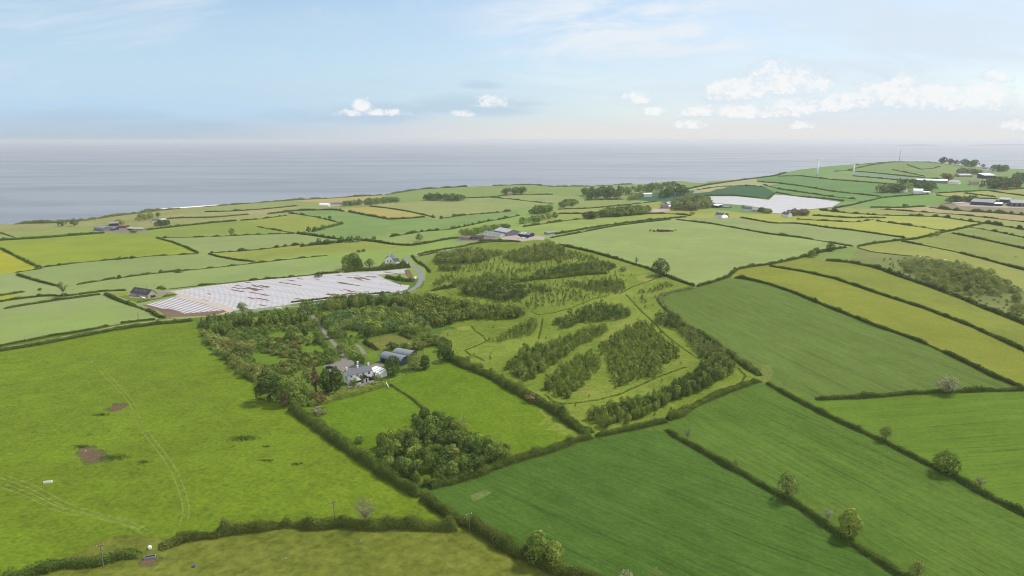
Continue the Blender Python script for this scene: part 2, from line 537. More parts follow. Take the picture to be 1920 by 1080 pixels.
# styles: c clipped, o overgrown, g gappy row of bushes, t thin fence-line growth, k coastal scrub
HEDGES = [
    (3.4, 3.0, 'o', 'overgrown hedge between the bright pasture and the copse below the white farmhouse', '545,767 587,795 620,820 655,847 690,870 720,892 752,912 792,932'),
    (3.0, 2.4, 'o', 'bushy hedge between the bright pasture and the darkest field, reaching the bottom edge', '792,932 830,960 865,982 905,1000 942,1024 975,1042 1020,1062 1060,1078 1110,1092 1180,1110'),
    (2.6, 2.3, 'c', 'short stretch of dark hedge left of the muddy gateway with the white bag', '-40,1110 20,1094 70,1076 120,1063 155,1061 195,1056 222,1047 266,1043'),
    (2.8, 2.6, 'o', 'long rounded hedge right of the muddy gateway, along the olive field at the bottom', '296,1030 330,1020 355,1013 410,1005 425,1000 480,994 520,989 565,987 655,988 755,988 805,990 862,993'),
    (2.4, 2.0, 'c', 'dark hedge on the near side of the tan farm track above the bright pasture', '-60,672 0,658 50,651 95,643 160,630 225,618 300,608 365,602'),
    (1.6, 1.2, 'c', 'low broken hedge beyond the tan farm track, left of the field opening', '-60,660 0,649 50,640 105,629 175,618 207,610'),
    (1.6, 1.3, 'c', 'low hedge beyond the tan farm track beside a pole, right of the opening', '222,607 260,602 295,599'),
    (3.0, 2.6, 'o', 'thick light green garden hedge between the white farmhouse and the small paddock', '576,762 600,757 625,750 655,742 690,732 725,721'),
    (1.0, 1.0, 't', 'thin dark line of growth along the fence dividing the two paddocks below the farmhouse', '730,720 755,737 775,750 792,765 807,776'),
    (4.2, 2.8, 'o', 'wide scrubby hedge between the farmhouse paddock and the rough meadow', '838,668 850,677 892,697 930,710 960,730 990,745 1022,762 1055,785 1080,801 1108,815'),
    (2.6, 2.2, 'o', 'dark hedge between the copse with the paddock and the darkest cereal field', '805,917 855,903 905,888 960,868 1035,847 1072,832 1112,820'),
    (2.2, 2.0, 'c', 'hedge between the young plantation and the cereal fields, below the long belt of trees', '1115,819 1150,812 1200,803 1252,790'),
    (3.0, 1.8, 'o', 'ragged hedge below the last plantation belt, rising to the earth gap', '1252,789 1285,772 1322,752 1372,732 1400,721 1424,713'),
    (1.6, 1.7, 'c', 'dark clipped hedge with five trees on it between the two dark striped cereal fields', '1247,806 1285,830 1322,850 1360,872 1400,893 1440,918 1475,937 1502,954 1565,999 1595,1020 1652,1056 1690,1080 1760,1122'),
    (1.5, 1.6, 'c', 'dark clipped diagonal hedge with small trees left of the yellower lower right field', '1436,718 1477,742 1540,775 1615,810 1665,834 1740,871 1772,887 1840,925 1920,965 2030,1020'),
    (1.8, 1.7, 'c', 'level hedge with a pale blossom tree, closing the foot of the three-sided cereal field', '1527,750 1615,746 1690,741 1765,736 1840,734 1921,732'),
    (1.8, 1.7, 'c', 'long dark hedge between the three-sided cereal field and the widest yellow strip', '1374,521 1400,524 1440,533 1490,550 1540,571 1590,591 1640,611 1687,627 1747,650 1802,676 1865,707 1921,730 2010,768'),
    (1.7, 1.8, 'c', 'dark hedge between the two long yellow strips on the slope', '1440,499 1502,509 1565,523 1615,540 1665,557 1740,581 1815,610 1865,632 1900,648 1925,661 2020,700'),
    (2.4, 2.2, 'o', 'thick hedge between the upper yellow strip and the rough ground with the scrub wood', '1545,489 1590,492 1640,502 1690,520 1740,537 1790,555 1840,576 1885,594 1925,609 2010,640'),
    (2.0, 1.8, 'o', 'hedge climbing from the corner of the pale green field to the two round field trees', '1305,538 1335,530 1365,520 1380,506 1410,500 1440,497 1477,489 1515,480 1552,470 1587,464'),
    (2.2, 1.9, 'o', 'bushy hedge along the pale green field beside the plantation, with the big round tree', '1047,459 1075,465 1110,473 1160,487 1210,502 1230,510 1260,522 1285,531 1305,538'),
    (3.6, 2.0, 'k', 'scrubby thorn hedge between the plantation corner and the head of the three-sided field', '1303,540 1282,544 1258,549 1240,556 1236,562 1247,577 1268,595 1292,613'),
    (3.0, 2.0, 'o', 'hedge on the edge of the plantation from the dark clump to the earth gap', '1292,613 1330,638 1370,666 1405,690 1424,706'),
    (1.8, 1.6, 'c', 'near hedge of the narrow lane between the farmyard and the cross-roads', '1030,447 1085,437 1120,430 1160,423 1210,417 1258,412'),
    (1.8, 1.6, 'c', 'far hedge of the narrow lane between the farmyard and the cross-roads', '1040,440 1083,432 1120,426 1160,420 1210,414 1255,410 1290,407'),
    (1.6, 1.6, 'c', 'long straight hedge along the top of the big pale green field, right of the cross-roads', '1267,412 1335,420 1397,431 1440,439 1502,446 1540,452 1572,458 1603,463'),
    (1.6, 1.5, 'c', 'hedge from the small white house to the two crossing hedges, below the first yellow field', '1387,408 1415,413 1449,419 1490,419 1524,423 1556,428 1590,431 1652,440 1702,447'),
    (2.0, 1.8, 'c', 'dark hedge running up to the right through the meeting of four fields', '1605,463 1640,457 1685,451 1715,449 1765,437 1815,426 1850,418'),
    (2.2, 1.8, 'c', 'dark straight hedge falling right from the meeting of four fields, first below the crossing', '1688,452 1740,462 1790,472 1840,485 1890,499 1925,508 2010,532'),
    (1.6, 1.6, 'c', 'dark straight hedge falling right below the small clump, second below the crossing', '1782,437 1827,446 1877,457 1925,468 2010,488'),
    (1.5, 1.5, 'g', 'broken hedge falling to the right edge, third below the crossing', '1817,426 1865,434 1921,446'),
    (1.5, 1.5, 'g', 'broken hedge between two yellow fields above the small dark clump', '1640,414 1690,421 1740,428 1777,435'),
    (1.4, 1.4, 'c', 'thin dark hedge along the narrow yellow strip beside the bare trees', '1520,404 1590,409 1665,409'),
    (1.4, 1.4, 'g', 'dotted hedge between the two narrow yellow strips', '1490,411 1540,414 1602,417 1640,412'),
    (2.2, 2.6, 'g', 'row of small trees and bushes above the yellow fields, reaching the right edge', '1535,394 1590,400 1652,404 1702,405 1765,407 1815,415 1850,419 1925,432'),
    (1.4, 1.3, 'g', 'thin bushy line between the olive strip and the brown strip', '1647,392 1715,397 1790,402 1865,410 1925,417'),
    (3.0, 3.2, 'g', 'row of bushes below the big grey sheds', '1740,389 1790,395 1875,400 1921,404'),
    (1.0, 1.0, 't', 'thin fence-line growth beside the cattle above the scrub wood', '1605,464 1635,473 1680,478 1715,481'),
    # left of the picture
    (2.4, 2.2, 'c', 'long dark hedge above the buttercup field, below the farm by the sea', '-60,457 0,451 75,447 150,441 200,437'),
    (1.8, 1.8, 'c', 'dark hedge along the road to the right of the farm by the sea', '272,432 325,426 390,419 447,414'),
    (1.4, 1.2, 'g', 'short hedge at the left edge falling to the long dark hedge', '0,437 32,447'),
    (1.5, 1.5, 'g', 'broken thin hedge below the field beside the farm by the sea', '300,446 375,445 425,443 480,440 555,438'),
    (1.8, 1.6, 'c', 'hedge curving down the right end of the buttercup field', '292,446 325,455 350,465 372,475'),
    (1.5, 1.4, 'g', 'thin hedge with two dark bushes along the foot of the buttercup field', '75,502 110,498 155,492 225,486 292,480 375,476'),
    (2.2, 2.4, 'g', 'line of tall bushes curving below the pale field in the middle distance', '390,475 437,472 480,469 530,463 565,459'),
    (1.6, 1.6, 'c', 'hedge falling from the left edge along the yellow corner', '-40,452 0,466 32,482 62,497 80,504'),
    (1.4, 1.4, 'g', 'short hedge below the yellow corner at the left edge', '25,512 50,508 80,504'),
    (1.8, 1.8, 'c', 'short thick hedge falling to the pale bare tree', '32,516 62,525 87,532 115,538'),
    (1.4, 1.4, 'g', 'thin hedge with scattered bushes between the two pale fields behind the dark-roofed bungalow', '140,535 200,525 250,518 300,512 375,505 425,500 475,494 547,486 617,479'),
    (1.6, 1.6, 'c', 'short hedge stepping down beside the olive field', '390,476 410,482 450,489 480,491'),
    (1.4, 1.3, 'c', 'short hedge above the little yellow plot at the left edge', '-40,562 0,555 50,547'),
    (1.5, 1.4, 'c', 'hedge below the little yellow plot, running to the dark-roofed bungalow', '-40,574 0,566 50,559 85,555 125,556 150,552 200,546 240,545'),
    (1.6, 1.5, 'c', 'lower straight hedge below the narrow strip left of the dark-roofed bungalow', '5,580 50,572 125,561 192,552'),
    (2.0, 1.9, 'c', 'dark hedge curving round the lawn of the dark-roofed bungalow to the track', '197,552 225,565 262,577 287,587 297,595 312,597'),
    (1.5, 1.5, 'c', 'bright green clipped garden hedge of the dark-roofed bungalow', '255,569 295,560 334,552'),
    (2.2, 2.2, 'c', 'rounded clipped hedge behind the dark-roofed bungalow', '291,541 300,541 312,543'),
    (1.6, 1.6, 'g', 'hedge with small bushes along the top of the white plastic rows', '312,543 375,536 425,531 480,525 555,519 600,514 640,511'),
    (4.0, 3.6, 'o', 'tall garden hedge below the white house on the road bend', '644,511 670,508 705,507 740,504 772,501'),
    (1.2, 1.1, 'c', 'low dark hedge along the foot of the white plastic rows, left piece', '542,568 575,564 605,561 651,556'),
    (1.2, 1.1, 'c', 'low dark hedge along the foot of the white plastic rows, right piece', '660,556 690,552 737,549'),
    (3.4, 2.8, 'o', 'mass of bushes inside the road bend beside the plastic rows', '724,520 740,524 760,528 780,528'),
    (1.6, 1.4, 'o', 'verge hedge on the outside of the road bend', '772,479 782,492 800,502 806,512'),
    (1.8, 1.6, 'c', 'far hedge of the lane leaving the road bend, below the bright strip', '781,478 800,474 832,468 862,464 890,457 930,453 979,453'),
    (1.4, 1.3, 'c', 'near hedge of the lane leaving the road bend', '784,481 805,477 825,472'),
    (3.2, 3.0, 'o', 'dark clipped-looking hedge across the middle of the plantation, left part', '807,546 830,542 858,538'),
    (3.0, 2.8, 'o', 'dark straight hedge across the middle of the plantation, right part', '962,531 1000,525 1040,522 1090,516 1141,513'),
    # middle distance
    (2.6, 3.0, 'o', 'line of tall rounded bushes across the middle distance', '560,463 597,459 635,455 659,451'),
    (2.0, 2.2, 'o', 'bushy hedge between the olive field and the strip below the wooden sheds', '663,449 706,454 738,459 772,461 804,456 832,450 864,446'),
    (2.2, 2.4, 'o', 'hedge dropping right to the tall rounded bushes', '555,438 588,442 612,446 635,449'),
    (2.2, 2.4, 'o', 'bushy hedge below the yellow field with small trees', '584,435 616,427 644,420'),
    (1.6, 1.6, 'g', 'hedge along the upper right of the yellow field with small trees', '540,400 560,402 597,408 629,416 644,420'),
    (1.8, 2.0, 'o', 'hedge below the tan field in the middle distance', '652,397 676,402 710,408 732,412 766,410 800,407'),
    (1.4, 1.4, 'c', 'thin hedge above the tan field in the middle distance', '691,387 729,391 766,397 794,403 817,409'),
    (1.6, 1.8, 'g', 'dotted hedge right of the tan field', '821,411 860,405 901,401 920,400 960,396'),
    (2.0, 2.4, 'g', 'row of separate bushes crossing the long green field', '729,445 766,439 794,434 841,431 871,425 920,414 937,412 975,404'),
    (1.8, 2.0, 'o', 'dark hedge in front of the white farm on the coast', '500,402 560,395 631,394 646,397'),
    (1.5, 1.5, 'c', 'hedge in front of the far houses, left of the pine wood', '869,372 920,370 956,366 1012,365 1040,365'),
    (1.5, 1.5, 'g', 'dotted hedge falling right below the far houses', '917,370 962,374 1012,380 1039,382'),
    (1.5, 1.4, 'c', 'thin dark hedge sweeping up to the white cottage beyond the pine wood', '1042,393 1106,391 1162,386 1232,378'),
    (1.5, 1.5, 'c', 'thin dark hedge left of the round clump', '1044,401 1106,401 1149,398'),
    (1.5, 1.4, 'c', 'hedge along the foot of the pine wood', '1093,376 1172,374'),
    (2.0, 2.2, 'g', 'row of small trees above the field with the lane', '979,426 1020,420 1062,414 1090,411'),
    (1.8, 1.6, 'c', 'dark hedge arching over the field below the hamlet', '1152,405 1219,401 1260,401 1297,405'),
    (1.5, 1.4, 'c', 'low hedge along the near side of the concrete farmyard', '895,452 925,451 949,452 979,454'),
    # far left fields by the coast
    (1.6, 1.5, 'c', 'short hedge beside the far coastal fields on the left', '300,412 340,409 400,408 470,402'),
    (1.5, 1.4, 'c', 'thin hedge near the cliff between the pale coastal fields', '380,398 440,396 500,392 560,386'),
    (1.5, 1.4, 'g', 'hedge with round bushes between the two green fields left of the yellow field', '447,414 480,412 540,404'),
    (1.5, 1.4, 'g', 'hedge falling left of the yellow field with small trees', '480,425 520,432 555,438'),
    (4.0, 3.0, 'k', 'wind-bent scrub along the cliff top at the left', '20,421 60,419 110,418 160,414 210,406 260,400 300,395 340,391'),
    (3.0, 2.4, 'k', 'low scrub along the cliff top in the middle', '380,388 440,384 500,379 560,375 620,372 680,368 720,366'),
    (3.0, 2.4, 'k', 'scrub on the brow of the coastal hill', '722,366 745,362 790,355 840,352 880,350'),
    (3.0, 2.0, 'k', 'thin dark line of scrub on the far brow behind the pine wood', '920,349 960,347 1000,346.5 1030,350 1070,350 1110,349.5 1150,347 1190,345.5'),
    # right hill
    (2.6, 2.2, 'c', 'dark hedge on the seaward brow of the wind turbine hill', '1281,357 1322,348 1369,341 1406,336 1455,330 1474,324'),
    (1.5, 1.5, 'g', 'hedge above the blue-green crop on the hill', '1303,357 1350,350 1397,348 1432,350'),
    (1.6, 1.6, 'c', 'dark hedge between the blue-green crop and the white plastic field', '1294,369 1331,367 1378,367 1440,373 1453,363'),
    (1.5, 1.5, 'c', 'upper of the three parallel hedges above the white plastic on the hill', '1419,341 1462,344 1509,350 1560,359 1616,365 1654,369'),
    (1.5, 1.5, 'c', 'middle of the three parallel hedges above the white plastic on the hill', '1431,346 1462,355 1519,363 1560,369 1609,374'),
    (1.5, 1.5, 'c', 'lower of the three parallel hedges, along the white plastic on the hill', '1453,361 1500,369 1560,374 1585,378'),
    (1.5, 1.5, 'c', 'hedge running behind the left wind turbine', '1457,331 1500,330 1560,337 1626,342 1701,348 1764,354'),
    (1.6, 1.5, 'c', 'hedge climbing past the right wind turbine to the hilltop', '1560,322 1588,320 1626,311 1672,304'),
    (1.5, 1.4, 'c', 'hedge along the grey-green strip above the long white shed', '1590,320 1654,326 1701,331 1766,336'),
    (1.4, 1.4, 'c', 'hedge at the foot of the right wind turbine', '1597,330 1654,335 1716,341'),
    (1.6, 1.4, 'c', 'hedge along the hill road right of the white hill farm', '1749,363 1804,360 1860,357 1925,354'),
    (1.5, 1.4, 'c', 'hedge falling right of the white hill farm above the sheds', '1751,366 1813,372 1875,373'),
    (1.4, 1.4, 'c', 'hedge between the two yellow strips above the big grey sheds', '1804,362 1871,370'),
    (1.4, 1.4, 'c', 'hedge reaching the right edge above the big grey sheds', '1852,358 1925,368'),
    (1.5, 1.5, 'c', 'hedge below the bright green field with one bush', '1627,389 1691,390 1738,387'),
    (1.5, 1.5, 'c', 'hedge along the lower side of the hill road', '1560,392 1597,385 1654,371 1700,367 1745,364'),
    (1.4, 1.3, 'g', 'broken hedge curling across the top of the hill', '1700,309 1726,318 1750,316 1764,312'),
    (1.4, 1.3, 'g', 'short hedge in the middle of the hilltop grassland', '1672,318 1700,324 1735,331'),
    (2.0, 1.6, 'k', 'dark hedge on the skyline of the hill', '1600,309.5 1640,306 1682,304 1738,304 1760,306'),
]


def runout(l):
    """hedges that reach the right edge of the picture go on beyond it"""
    l = L(l)
    if 1912 <= l[-1][0] <= 1932:
        d = (l[-1][0] - l[-2][0], l[-1][1] - l[-2][1])
        k = 150 / max(1.0, d[0])
        l.append((l[-1][0] + d[0] * k, l[-1][1] + d[1] * k))
    return l


HEDGES = [(w, h, st, lab, runout(l)) for w, h, st, lab, l in HEDGES]
# boundaries without a hedge: change of crop, fence or track edge
BORDERS = [L(s) for s in (
    '480,490 560,478 650,473 700,469 762,462', '560,463 520,466', '1424,713 1436,718', '1424,706 1436,718', '365,602 372,612 380,647 410,672 435,695 475,722 495,745 545,767',
    '576,762 545,767', '725,721 735,705 760,694 800,686 838,668', '312,543 255,569', '334,552 430,582 437,588', '312,597 400,594 437,587 480,584 542,574 560,572',
    '365,602 440,596 520,588 560,580 590,594 604,618 632,655', '737,549 790,540 807,546', '1047,459 1028,448', '1587,464 1605,463', '1590,492 1610,464', '1436,718 1527,750',
    '1374,521 1365,520', '1440,499 1440,497', '1527,484 1545,489', '820,472 800,500 795,535', '1297,405 1360,409 1387,408', '1292,407 1267,412', '1220,401 1215,386',
    '1585,378 1555,390 1450,401 1387,400', '1290,372 1320,390 1390,399', '1520,404 1470,404', '1453,361 1432,350', '1303,357 1294,369', '1281,357 1303,357', '1716,481 1760,488 1830,497 1925,528',
    '0,437 32,447', '115,538 140,535', '115,538 125,556', '80,504 75,502', '32,516 25,512', '200,437 272,432', '200,437 292,446', '372,475 390,475', '864,446 895,452', '979,453 1030,447',
    '646,397 652,397', '800,407 821,411', '555,438 584,435', '300,418 380,417 447,414', '500,402 470,402', '631,394 720,385 790,378 869,372', '817,409 821,411',
    '1039,365 1093,376', '1039,382 1042,393', '1042,393 1044,401', '1149,398 1152,405', '960,396 1000,388 1039,382', '979,426 1000,420 1044,401', '1172,374 1232,378',
    '1654,369 1700,367', '1609,374 1654,371', '1764,354 1749,363', '1474,324 1500,318 1556,312', '1766,336 1716,341', '1672,304 1700,309', '1738,387 1780,378', '1875,373 1850,376', '1738,387 1860,390 1925,392',
    '140,535 100,545 50,547', '240,545 291,541', '1240,407 1152,405', '470,402 500,402 540,400', '447,414 500,420 560,402', '480,440 440,414', '260,432 290,446', '862,464 832,450', '1690,303 1690,318', '937,412 979,426', '600,371 640,383 720,385',
)]

# ------------------------------------------------------------------ fields: style, colour as it looks, seeds
FIELDS = [
    ('pasture', (117, 138, 34), dict(c2=(126, 152, 34), fine=0.32, broad=0.12, spot=((70, 96, 34), 0.3, 0.63, 0.75)), '200,800 600,920 300,680 100,950 400,950 60,700 740,960 450,780'),
    ('pasture', (108, 138, 26), dict(c2=(120, 148, 36), fine=0.3, broad=0.1), '690,770 640,790 720,750 600,775'),
    ('pasture', (108, 136, 26), dict(c2=(122, 146, 36), fine=0.3, broad=0.12), '900,760 800,720 980,800 850,700 750,790 750,830 1000,825 900,850'),
    ('pasture', (118, 128, 46), dict(c2=(142, 140, 66), fine=0.34, broad=0.2, fs=0.35), '600,1040 400,1060 800,1030 250,1070'),
    ('crop', (82, 113, 38), dict(c2=(92, 121, 50), stripe=0.3, ang=(1100, 950, 1400, 1079), width=1.7, fine=0.18, broad=0.16), '1100,950 1000,900 1400,1050 1200,850 900,930 1040,1060 1300,950'),
    ('crop', (93, 122, 40), dict(c2=(105, 130, 50), stripe=0.32, ang=(1440, 800, 1640, 900), width=1.6, fine=0.18, broad=0.14), '1500,870 1400,760 1700,970 1300,800 1850,1050 1350,800'),
    ('crop', (104, 133, 36), dict(c2=(114, 140, 46), stripe=0.26, ang=(1560, 790, 1900, 770), width=1.5, fine=0.16, broad=0.1), '1750,790 1850,850 1620,770 1900,900'),
    ('crop', (108, 130, 52), dict(c2=(110, 132, 62), stripe=0.26, ang=(1400, 590, 1700, 720), width=2.2, fine=0.15, broad=0.14), '1500,650 1350,560 1650,700 1780,700 1420,600 1300,580'),
    ('meadow', (140, 148, 50), dict(c2=(154, 158, 62), fine=0.16, broad=0.1), '1500,540 1700,620 1850,690 1410,512 1600,580'),
    ('meadow', (134, 144, 54), dict(c2=(152, 160, 60), fine=0.15, broad=0.1), '1600,510 1800,590 1900,640 1500,495 1700,550'),
    ('rough_pasture', (124, 136, 70), dict(c2=(150, 150, 92), fine=0.2, broad=0.2), '1700,510 1620,480 1800,530 1900,590 1650,490 1850,565'),
    ('meadow', (158, 164, 82), dict(fine=0.14), '1680,470 1750,482 1850,508 1900,520'),
    ('meadow', (148, 157, 78), dict(fine=0.14), '1850,475 1780,450 1900,490 1730,455'),
    ('meadow', (142, 156, 80), dict(fine=0.14), '1850,443 1900,455 1827,438'),
    ('meadow', (150, 160, 86), dict(fine=0.1), '1885,434 1915,440 1850,425'),
    ('barley', (156, 170, 100), dict(c2=(160, 182, 104), stripe=0.08, ang=(1100, 470, 1400, 450), width=3.0, fine=0.08, broad=0.1), '1300,470 1150,450 1450,470 1250,430 1400,450 1290,510 1100,455'),
    ('barley', (152, 166, 100), dict(stripe=0.06, ang=(1350, 420, 1600, 445), width=3.0, fine=0.08), '1450,430 1350,415 1550,445 1640,455 1590,450'),
    ('meadow', (172, 178, 80), dict(fine=0.1), '1600,425 1500,412 1430,410 1690,440 1730,437'),
    ('meadow', (174, 180, 88), dict(fine=0.1), '1720,415 1780,425 1830,420'),
    ('meadow', (172, 178, 84), dict(fine=0.1), '1560,411 1610,413'), ('meadow', (176, 180, 84), dict(fine=0.1), '1550,400 1600,405 1640,407'),
    ('meadow', (160, 166, 92), dict(fine=0.1), '1723,402 1850,415 1660,398 1600,396 1905,424'),
    ('stubble', (184, 170, 118), dict(fine=0.1), '1750,394 1880,406 1700,392 1840,404'),
    ('rough_grass', (122, 144, 46), dict(c2=(148, 156, 66), fine=0.32, broad=0.24, spot=((158, 156, 84), 0.05, 0.56, 0.5)), '900,490 1000,540 1100,560 1200,700 900,600 1150,750 1080,640 830,480 1250,590 1350,700 1180,510 850,530 800,560 1290,650 1060,790 1030,470 1220,545 1240,570 900,660 870,640'),
    ('garden_ground', (96, 124, 44), dict(c2=(118, 138, 50), fine=0.22, broad=0.2), '480,620 550,650 650,600 720,640 450,600 520,700 600,720 700,690 480,690 400,630 780,620 740,570'),
    # left
    ('barley', (152, 168, 98), dict(c2=(152, 178, 90), stripe=0.05, ang=(20, 620, 260, 590), width=2.5, fine=0.08, broad=0.12), '100,600 200,580 50,620 280,592'),
    ('barley', (152, 168, 104), dict(fine=0.08), '40,575 150,560'),
    ('meadow', (168, 172, 58), dict(fine=0.12), '25,560'),
    ('barley', (156, 172, 106), dict(fine=0.08), '30,535 70,545'),
    ('barley', (148, 166, 98), dict(fine=0.08, stripe=0.05, ang=(100, 510, 400, 490), width=3.0), '180,515 100,510 300,500 380,485 420,490'),
    ('barley', (152, 170, 100), dict(fine=0.08, stripe=0.04, ang=(200, 530, 500, 500), width=3.0), '300,525 400,512 180,540 550,500 600,495 480,510 640,500'),
    ('buttercups', (146, 164, 58), dict(c2=(172, 172, 46), fine=0.12, hue=0.35, broad=0.14), '150,465 250,460 60,470 320,470 120,480 210,480'),
    ('buttercups', (168, 174, 50), dict(c2=(184, 178, 50), fine=0.12, hue=0.7), '20,480 12,495 40,497'),
    ('barley', (152, 166, 100), dict(fine=0.08), '400,460 450,455 480,460 540,450 350,452'),
    ('meadow', (142, 160, 70), dict(fine=0.1), '400,435 350,438 300,440 460,430 240,440 500,434'),
    ('meadow', (150, 166, 84), dict(fine=0.1), '41,442 100,438 160,433'),
    ('meadow', (150, 166, 90), dict(fine=0.1), '8,446'),
    ('coast_grass', (156, 158, 92), dict(c2=(168, 166, 104), fine=0.16), '200,415 100,425 300,405 340,400 20,428'),
    ('meadow', (150, 160, 72), dict(c2=(164, 170, 76), fine=0.1), '600,470 700,463 480,480 560,470 520,478 430,482'),
    ('barley', (148, 172, 84), dict(fine=0.07), '800,462 750,472 660,485 840,457 700,478 620,490'),
    ('meadow', (154, 164, 72), dict(fine=0.1), '510,415 560,415 600,420 610,425'),
    ('meadow', (146, 160, 74), dict(fine=0.1), '500,436 515,434'),
    ('barley', (132, 156, 84), dict(c2=(138, 170, 92), fine=0.08), '700,430 650,430 800,422 900,405 620,403 750,425 660,410 690,440 580,400 880,412'),
    ('stubble', (184, 170, 96), dict(c2=(178, 170, 84), fine=0.08), '720,399 760,403 695,393 740,405'),
    ('meadow', (158, 166, 98), dict(fine=0.1), '820,395 850,400 780,388 900,388 760,386 860,384'),
    ('meadow', (148, 166, 92), dict(fine=0.1), '790,450 760,456 725,450'),
    ('meadow', (142, 168, 84), dict(fine=0.08), '870,435 930,425 960,416 900,427 830,440 1000,408'),
    ('barley', (154, 172, 88), dict(fine=0.07), '1100,420 1200,410 1010,432 1050,430 1150,412'),
    ('meadow', (154, 166, 86), dict(fine=0.1), '1050,407 1100,406'),
    ('meadow', (160, 166, 92), dict(fine=0.1), '1090,396 1130,395 1180,393'),
    ('meadow', (150, 164, 92), dict(fine=0.1), '1100,385 1150,382 1200,378'),
    ('meadow', (152, 166, 96), dict(fine=0.1), '960,385 990,380 930,378 1000,370 1060,373'),
    ('coast_grass', (140, 160, 84), dict(fine=0.1), '850,360 950,357 1050,357 800,362 1150,354 900,365 760,370 1240,350'),
    ('stubble', (182, 168, 106), dict(fine=0.1), '640,377 610,376 690,374'), ('meadow', (150, 162, 92), dict(fine=0.1), '560,382 580,386'), ('meadow', (164, 164, 104), dict(fine=0.1), '400,403 440,400 350,405'),
    ('meadow', (152, 164, 96), dict(fine=0.1), '420,392 500,386 450,390'), ('coast_grass', (168, 164, 106), dict(fine=0.1), '520,397 470,399'), ('meadow', (158, 162, 92), dict(fine=0.1), '440,407 400,412 350,415'),
    ('meadow', (158, 166, 78), dict(fine=0.1), '1260,398 1220,396 1290,398'), ('meadow', (168, 172, 80), dict(fine=0.1), '1330,404 1280,404'),
    ('meadow', (172, 176, 84), dict(fine=0.1), '1400,406 1450,406'),
    # right hill
    ('meadow', (178, 178, 122), dict(fine=0.08), '1330,352 1370,345 1400,343'),
    ('blue_green_crop', (66, 108, 66), dict(c2=(76, 112, 72), fine=0.06, broad=0.08), '1340,360 1400,360 1430,365 1300,364'),
    ('barley', (116, 150, 84), dict(fine=0.06), '1480,338 1440,337 1550,348 1620,355 1700,360 1520,335'),
    ('barley', (120, 154, 84), dict(fine=0.06), '1480,351 1540,360 1620,368'), ('barley', (120, 152, 82), dict(fine=0.06), '1500,364 1560,371'),
    ('barley', (128, 160, 90), dict(fine=0.06), '1480,327 1540,318 1540,325 1600,313'), ('barley', (138, 162, 92), dict(fine=0.06), '1560,331 1640,340 1700,344'),
    ('grey_green_crop', (134, 158, 122), dict(fine=0.06), '1640,330 1700,336 1620,326'), ('barley', (124, 156, 86), dict(fine=0.06), '1800,350 1760,348 1850,352 1880,346'),
    ('barley', (128, 162, 80), dict(fine=0.06), '1650,380 1700,378 1620,385 1745,372'), ('hill_grass', (130, 154, 88), dict(fine=0.12), '1700,326 1650,318 1740,322 1660,310 1720,309'),
    ('hill_grass', (136, 158, 92), dict(fine=0.1), '1780,315 1800,322 1870,330 1900,320 1800,335'), ('meadow', (168, 172, 94), dict(fine=0.08), '1800,366 1770,367'), ('meadow', (168, 174, 98), dict(fine=0.08), '1850,364 1830,361'),
    ('meadow', (162, 168, 96), dict(fine=0.08), '1900,361 1910,372'), ('meadow', (140, 160, 92), dict(fine=0.08), '1600,388 1560,396'), ('meadow', (150, 144, 110), dict(fine=0.1), '1830,382 1900,388 1780,384'),
]

